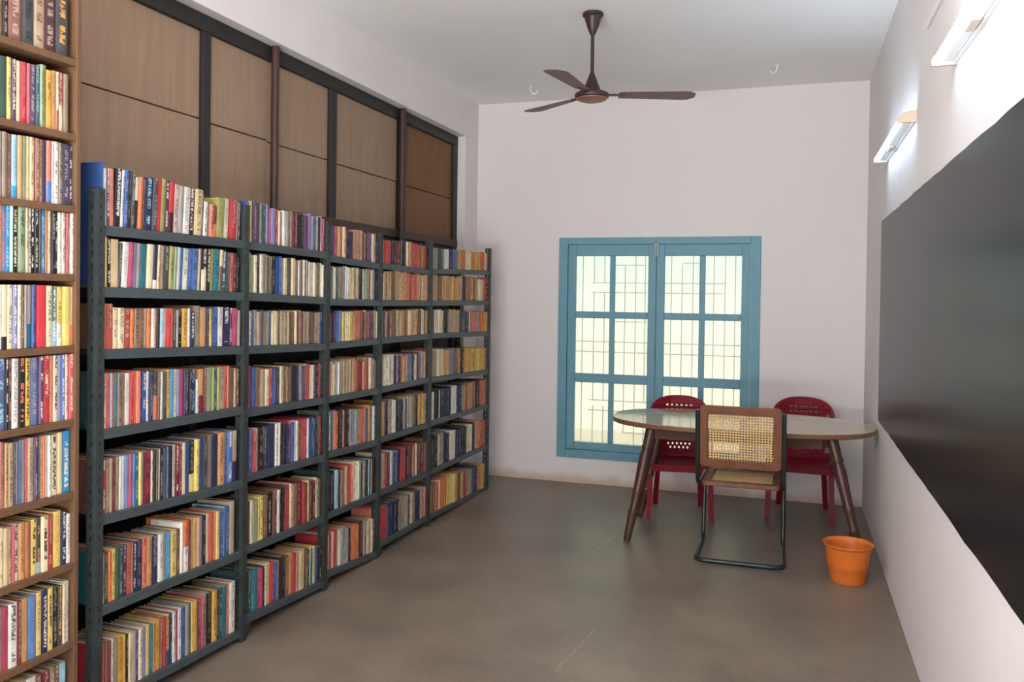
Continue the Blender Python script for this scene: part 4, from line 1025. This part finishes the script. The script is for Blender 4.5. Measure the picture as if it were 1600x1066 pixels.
# ------------------------------------------------------------------ steel rack
rack = tag(empty('steel_rack', (XL, 4.43, 0)), 'long dark grey slotted steel rack of five bays packed with books', 'bookshelf')
PI_ = Matrix.Translation((-XL, -4.43, 0))
def rpart(name, mb, m, smooth=False):
    o = obj(name, mb, m, rack, smooth); o.matrix_parent_inverse = PI_; return o
def flange(mb, o, du, z0, z1, th, nrm, wd=.036, pitch=.042):
    """strip of slotted steel from o along unit du (width) and z, with one slanted slot per pitch"""
    n = int((z1 - z0) / pitch); p = (z1 - z0) / n; du = Vector(du); nm = Vector(nrm) * th; O = Vector(o)
    for k in range(n):
        a = z0 + k * p
        q = [(0, a), (wd, a), (wd, a + p), (0, a + p)]; k_ = .007 if k % 2 else -.007
        h = [(wd * .42, a + p * .3 - k_), (wd * .60, a + p * .3 + k_), (wd * .60, a + p * .68 + k_), (wd * .42, a + p * .68 - k_)]
        P = [O + du * u + Vector((0, 0, z)) for u, z in q + h]
        vs = P + [x - nm for x in P]
        fs = [(i, (i + 1) % 4, 4 + (i + 1) % 4, 4 + i) for i in range(4)] + [(8 + i, 12 + i, 12 + (i + 1) % 4, 8 + (i + 1) % 4) for i in range(4)]
        fs += [(4 + i, 4 + (i + 1) % 4, 12 + (i + 1) % 4, 12 + i) for i in range(4)] + [(1, 9, 10, 2), (0, 3, 11, 8)]
        mb.add(vs, fs)
ZT = [1.962, 1.992, 1.978, 1.962, 1.968, 1.98]
XBK = -2.648
for i, y in enumerate(POST_Y):
    if i == 0: y -= .0085
    p = MB(); flange(p, (XL, y, 0), (0, 1, 0), 0, ZT[i], .003, (1, 0, 0)); flange(p, (XL - .003, y, 0), (-1, 0, 0), 0, ZT[i], .003, (0, -1, 0), .04)
    rpart('post', p, MT['angle'])
    p = MB(); flange(p, (XBK, y, 0), (0, 1, 0), 0, ZT[i] - .02, .003, (-1, 0, 0)); flange(p, (XBK + .003, y, 0), (1, 0, 0), 0, ZT[i] - .02, .003, (0, -1, 0), .04)
    rpart('post', p, MT['angle'])
    gs = MB()
    for s_ in ((-1, 1) if 0 < i < 5 else (1,) if i == 0 else (-1,)):
        yy = y + (.034 if s_ > 0 else 0)
        a = [(yy, .075), (yy + s_ * .045, .075), (yy, .0)] if i else [(yy, .075), (yy + .045, .075), (yy, .02)]
        gs.add([(XL - .006, *q) for q in a] + [(XL - .004, *q) for q in a], [(0, 1, 2), (3, 5, 4), (0, 3, 4, 1), (1, 4, 5, 2), (2, 5, 3, 0)])
    if i: rpart('gusset', gs, MT['angle'])
for b in range(5):
    for r in range(7):
        z0, z1 = RACK_LEVELS[b][r]
        ya, yb = POST_Y[b] + (.0245 if (b == 0 and r == 0) else .019), POST_Y[b + 1] + .017
        f = lambda y: z0 + (z1 - z0) * (y - POST_Y[b] - .02) / (POST_Y[b + 1] - POST_Y[b])
        xa, xb = XBK + .004, XL - .0035; lip = .036
        s = MB(); vs = []
        for y in (ya, yb):
            z = f(y); vs += [(xa, y, z - lip), (xa, y, z), (xb - .002, y, z), (xb, y, z - .003), (xb, y, z - lip), (xb - .012, y, z - lip), (xb - .012, y, z - lip + .0015), (xb - .0015, y, z - lip + .0015), (xb - .0015, y, z - .0025), (xa + .0015, y, z - .0025), (xa + .0015, y, z - lip)]
        n = 11; s.add(vs, [(k, (k + 1) % n, n + (k + 1) % n, n + k) for k in range(n)] + [tuple(range(n))[::-1], tuple(range(n, 2 * n))])
        rpart('shelf', s, MT['steel'])

# ------------------------------------------------------------------ brown wooden bookcase
bc = tag(empty('wooden_bookcase', (XL, 1.84, 0)), 'tall brown wooden bookcase with ten shelves of books, cut by the frame edge', 'bookshelf')
def bpart(name, mb, m):
    o = obj(name, mb, m, bc); o.matrix_parent_inverse = Matrix.Translation((-XL, -1.84, 0)); return o
bpart('side_panel', MB().cbox((XBK, 2.283, 0), (XL, 2.302, 2.70), .002), MT['casewood'])
bpart('side_panel', MB().cbox((XBK, 1.38, 0), (XL, 1.40, 2.70), .002), MT['casewood'])
bpart('back_panel', MB().box((XBK, 1.40, .02), (XBK + .008, 2.283, 2.70)), MT['casewood'])
for z in CASE_LEVELS + [2.70]: bpart('shelf', MB().cbox((XBK + .008, 1.40, z - .024), (XL - .002, 2.283, z), .002), MT['casewood'])

# blue folder standing at the open end of the rack
tag(obj('folder', MB().cbox((-2.60, 2.4055, 1.613), (-2.357, 2.4088, 2.06), .001), MT['bluecover']), 'tall blue folder upright at the open rack end, beside the wooden bookcase', 'folder')

# ------------------------------------------------------------------ books
COL = dict(k=(42, 39, 40), d=(76, 74, 78), a=(158, 154, 150), w=(232, 226, 216), i=(234, 214, 172), I=(220, 190, 140), s=(184, 160, 130), u=(122, 88, 66),
    ub=(142, 88, 76), m=(122, 34, 50), M=(86, 50, 50), p=(184, 56, 96), pr=(212, 76, 88), pw=(230, 194, 182), R=(214, 30, 48), r=(192, 42, 54), br=(178, 70, 60),
    ro=(212, 80, 56), J=(244, 140, 130), j=(226, 126, 100), o=(232, 116, 54), z=(210, 152, 90), Z=(192, 114, 68), zb=(228, 168, 66), Y=(240, 188, 46), y=(236, 206, 104),
    h=(226, 168, 54), x=(166, 164, 90), g=(142, 158, 126), gi=(220, 222, 192), mi=(182, 228, 204), e=(58, 86, 72), T=(60, 96, 100), t=(28, 116, 132), q=(28, 148, 204),
    c=(152, 198, 220), b=(42, 86, 158), B=(80, 124, 192), S=(92, 108, 150), l=(134, 134, 182), v=(94, 70, 102), P=(74, 66, 96), N=(44, 50, 88), n=(42, 46, 84), f=(146, 128, 106))
CN = dict(k='black', d='dark grey', a='grey', w='white', i='cream', I='buff', s='tan', u='brown', ub='reddish brown', m='maroon', M='dark maroon', p='magenta', pr='rose pink',
    pw='pale pink', R='bright red', r='red', br='brick red', ro='orange red', J='salmon', j='coral', o='orange', z='light orange', Z='rust', zb='yellow', Y='bright yellow', y='pale yellow',
    h='mustard', x='olive', g='sage green', gi='pale green', mi='mint green', e='dark green', T='dark teal', t='teal', q='bright blue', c='pale blue', b='blue', B='light blue',
    S='slate blue', l='lavender', v='purple', P='dark purple', N='navy', n='navy', f='fawn')
CI = {k: k for k in COL}; COL['K'] = COL['k']; CN['K'] = 'black'; COL['U'] = COL['ub']; CN['U'] = 'reddish brown'; COL['D'] = COL['d']; CN['D'] = 'dark grey'
ORD = 'first second third fourth fifth sixth seventh eighth ninth tenth eleventh twelfth thirteenth fourteenth fifteenth sixteenth seventeenth eighteenth nineteenth twentieth'.split()
def ordinal(n):
    if n <= 20: return ORD[n - 1]
    t = {2: 'twent', 3: 'thirt', 4: 'fort'}[n // 10]
    return t + 'ieth' if n % 10 == 0 else t + 'y-' + ORD[n % 10 - 1]

def cover_geo(t, h, d):
    """U-shaped cover with a gently rounded spine at x=0 facing +x; returns verts, faces, (u, v) per corner, is-side per face"""
    r = min(.004, t * .3); c = min(.0016, t * .12)
    out = [(-d, 0), (-r, 0), (-r * .25, t * .18), (0, t * .5), (-r * .25, t * .82), (-r, t), (-d, t)]
    inn = [(-d, t - c), (-r - c, t - c), (-r - c, c), (-d, c)]
    P = out + inn; n = len(P)
    vs = [(x, y, 0) for x, y in P] + [(x, y, h) for x, y in P]
    fs = []; uv = []; side = []
    for k in range(n):
        q = (k + 1) % n; fs.append((k, q, n + q, n + k))
        spine = 1 <= k <= 4
        ua, ub_ = (P[k][1] / t, P[q][1] / t) if spine else (-1, -1)
        uv.append([(ua, 0), (ub_, 0), (ub_, h), (ua, h)]); side.append(not spine)
    for base, fl in ((0, 1), (n, 0)):
        for q in ((0, 1, 9, 10), (1, 2, 3, 8, 9), (3, 4, 5, 7, 8)[:5], (5, 6, 7)):
            q = tuple(base + z for z in q); fs.append(q[::-1] if fl else q); uv.append([(-1, 0 if fl else h)] * len(q)); side.append(True)
    return vs, fs, uv, side
def page_geo(t, h, d):
    r = min(.004, t * .3); c = min(.0016, t * .12); m = MB().box((-d + .003, c, .003), (-r - c, t - c, h - .003)); return m.v, m.f

def book_mesh(name, items, mats):
    """items: list of dicts (verts, faces, uv, side, col, scol, ink, alt, split, seed, mi, M) -> one mesh with the colour attributes"""
    V = []; F = []; A = {k: [] for k in ('col', 'ink', 'alt', 'inf')}; MI = []
    for it in items:
        o = len(V); M = it.get('M'); V += [tuple(M @ Vector(p)) if M else p for p in it['verts']]
        for f, uv, sd in zip(it['faces'], it['uv'], it['side']):
            F.append(tuple(i + o for i in f)); MI.append(it['mi'])
            for (u, v) in uv:
                A['col'].append((*(it['scol'] if sd else it['col']), 1)); A['ink'].append((*it['inkc'], it['ink']))
                A['alt'].append((*it['alt'], 1)); A['inf'].append((u, v, it['seed'], it['split'] if not sd else -1))
    me = bpy.data.meshes.new(name); me.from_pydata(V, [], F)
    for k, a in A.items():
        at = me.attributes.new(k, 'FLOAT_COLOR', 'CORNER'); at.data.foreach_set('color', np.array(a, dtype=np.float32).ravel())
    for m in mats: me.materials.append(m)
    me.polygons.foreach_set('material_index', MI); me.update()
    return me
def item(t, h, d, code, ink=None, alt=None, split=0, scode=None, jit=True):
    j = random.uniform(.92, 1.06) if jit else 1
    lc = lambda k: tuple(min(1, q * j) for q in lin(COL[k]))
    vs, fs, uv, sd = cover_geo(t, h, d)
    ik = COL[ink] if ink else ((40, 36, 36) if sum(COL[code]) > 380 else (200, 186, 160))
    return dict(verts=vs, faces=fs, uv=uv, side=sd, col=lc(code), scol=lin(COL[scode]) if scode else lc(code), inkc=lin(ik), ink=.9 if ink else random.choice((0, .25, .45, .6)),
                alt=lin(COL[alt]) if alt else (0, 0, 0), split=split * h if alt else -1, seed=random.random(), mi=0)
def pages(t, h, d):
    vs, fs = page_geo(t, h, d); j = random.uniform(.75, 1.1); c = tuple(q * j for q in lin((184, 164, 134)))
    return dict(verts=vs, faces=fs, uv=[[(-1, 0)] * 4] * 6, side=[True] * 6, col=c, scol=c, inkc=c, ink=0, alt=c, split=-1, seed=0, mi=1)

random.seed(11)
stuff = []; count = {}; page_cache = {}
rows = [l.split() for l in BOOKS.strip().split('\n')]
tot = {}
for q in rows: tot[(q[0], q[1])] = tot.get((q[0], q[1]), 0) + 1
first_side = {('1', '2'): 'u', ('1', '3'): 'T', ('1', '4'): 'ub', ('1', '6'): 'r'}
for unit, r, ind, ya, yb, h, z, code, alt, sp, ink, ln in rows:
    key = (unit, r); count[key] = k = count.get(key, 0) + 1
    ya, yb, h, z, sp, ln = map(float, (ya, yb, h, z, sp, ln)); ri = int(r)
    if unit == '1': ya = max(ya, 2.4096 if ri < 2 else 2.406)
    t = yb - ya - .0006; d = random.uniform(.125, .165) if unit == '0' else random.uniform(.15, .2)
    if unit == '1' and ri in (0, 1): d = min(d, .17)
    sc = first_side.get(key) if k == 1 else None
    al = None if alt == '-' else alt; ik = None if ink == '-' else ink
    ln = 0 if ya < 2.47 and unit == '1' else ln
    th = -math.radians(ln) * random.uniform(.8, 1.1)
    loc = Vector((XL - .010 - random.uniform(0, .008), ya + .0003, z + .0008 + (math.sin(abs(th)) * t if th < 0 else 0)))
    M = Matrix.Translation(loc) @ Matrix.Rotation(th, 4, 'X')
    it = item(t, h, d, code, ik, al, sp, sc)
    if ind == '0':
        it['M'] = M; pg = pages(t, h, d); pg['M'] = M; stuff += [it, pg]; continue
    o = bpy.data.objects.new('book', book_mesh('book', [it], [MT['book']])); C.objects.link(o); o.matrix_world = M
    pv, pf = page_geo(t, h, d); pm = bpy.data.meshes.new('page_block'); pm.from_pydata(pv, [], pf); pm.materials.append(MT['paper'])
    po = bpy.data.objects.new('page_block', pm); C.objects.link(po); po.parent = o
    size = 'slim ' if t < .0125 else 'thick ' if t > .026 else ''
    extra = ''
    if ik and ik in CN and len((size + CN[code]).split()) < 3: extra = ' with %s lettering' % CN[ik].split()[-1]
    elif al and al in CN and len((size + CN[code]).split()) < 3: extra = ' with %s foot' % CN[al].split()[-1]
    if unit == '0':
        lab = '%s%s book%s, %s from the far end, %s wooden shelf' % (size, CN[code], extra, ordinal(tot[key] - k + 1), ordinal(ri + 1))
        grp = 'books on the %s shelf of the wooden bookcase' % ordinal(ri + 1)
    else:
        lab = '%s%s book%s, %s from the near post, %s steel shelf' % (size, CN[code], extra, ordinal(k), ordinal(ri + 1))
        grp = 'books on the %s shelf of the first rack bay' % ordinal(ri + 1)
    tag(o, lab, 'book', grp)

# the smaller and farther books, beyond the three hundred that show largest: one mass
PAL = {
 1: ['b y v a e l p l p i f w a u s m m k', 'w x g i k w f d a u k b s i d i I s u w a m i', 'f w b s v g f b i g u s s u i m s', 'r b u s i r b d i u s u k n a v', 'q b b r s k d n n w d k n r b w u r', 'u m d i g y u k u m w d k r r i s u m', 'T e t p k w y R b s k u z r s i I'],
 2: ['v n b r s z r i r k n d z Z s j', 'Z u g w T f a w w y i s s N k', 'x i z r n u B v x y w i y x I pr z u m', 'z j i a c w f s x s s u s z r m', 'g w t j o k k w m k a c a z Z r', 'e k k c w k a r Z s d R j i w I', 'r i r w r s w s c a t k o Z z h m'],
 3: ['h h h R r N k m d u k n i z r m', 's i s z s u z s i z j z r s ro', 's k s l m s u i s z z u z i z I', 'z s i w i n l m z s r z s B d i', 'h h b k s w a k n s b i s f e', 'i s r m w b a n r Z k u m s', 'j r br b n N k a s a d i f'],
 4: ['i w a d T w n S h Z i z o h z o br i ro', 's z s u z s z h z s k s br z u z i w h r', 'd u w i k l z s d N pw j a z o h', 's s i z l u z k h z Y z y h z o', 'z w k i n k n w w n s r z S o k ro Z', 'z k u w s n i w n k i w k N z j ro Z', 'z u Z i o j y i Y h u z br s b N Z h b'],
}
HR = [(.16, .19), (.165, .19), (.15, .17), (.165, .19), (.19, .215), (.195, .22), (.18, .21)]
for b in range(1, 5):
    for r in range(7):
        pal = PAL[b][r].split(); z0, z1 = RACK_LEVELS[b][r]; y = POST_Y[b] + .026; ye = POST_Y[b + 1] - .006
        pitch = (ye - y) / (len(pal) * (1.35 if b < 4 else 1.75)); k = 0; base = random.uniform(*HR[r])
        order = []
        for c in pal: order += [c] * (2 if random.random() < .3 else 1)
        if b < 4: order += random.sample(pal, len(pal) // 2)
        if b == 4: order = [c for c in order for _ in range(2 if random.random() < .4 else 1)]
        W = [random.uniform(.6, 1.5) for _ in order]; sW = sum(W)
        for c, wd in zip(order, W):
            t = (ye - y) * wd / sW if False else wd / sW * (POST_Y[b + 1] - .006 - POST_Y[b] - .026)
            if random.random() < .18: base = random.uniform(*HR[r]) * .5 + sum(HR[r]) * .25
            h = base + random.uniform(-.008, .008)
            if b in (1, 2, 3, 4) and r == 0: h -= .012 * (b - 1)
            d = random.uniform(.15, .2)
            z = z0 + (z1 - z0) * (y - POST_Y[b] - .02) / (POST_Y[b + 1] - POST_Y[b])
            M = Matrix.Translation((XL - .010 - random.uniform(0, .01), y, z + .001)) @ Matrix.Rotation(-math.radians(random.uniform(0, .5)), 4, 'X')
            it = item(t - .0006, h, d, c); it['M'] = M; pg = pages(t - .0006, h, d); pg['M'] = M; stuff += [it, pg]; y += t
# a few more on the part of the wooden bookcase that the frame cuts off
for r in range(10):
    y = 1.978
    while y > 1.45:
        t = random.uniform(.014, .032); y -= t; h = random.uniform(.18, .205); d = random.uniform(.13, .16)
        M = Matrix.Translation((XL - .014, y, CASE_LEVELS[r] + .001)); it = item(t - .0006, h, d, random.choice(list(CI))); it['M'] = M; pg = pages(t - .0006, h, d); pg['M'] = M; stuff += [it, pg]
so_ = bpy.data.objects.new('books', book_mesh('books', stuff, [MT['book'], MT['paper']])); C.objects.link(so_)
so_['kind'] = 'stuff'; so_['label'] = 'smaller books filling the farther bays of the dark steel rack'; so_['category'] = 'books'
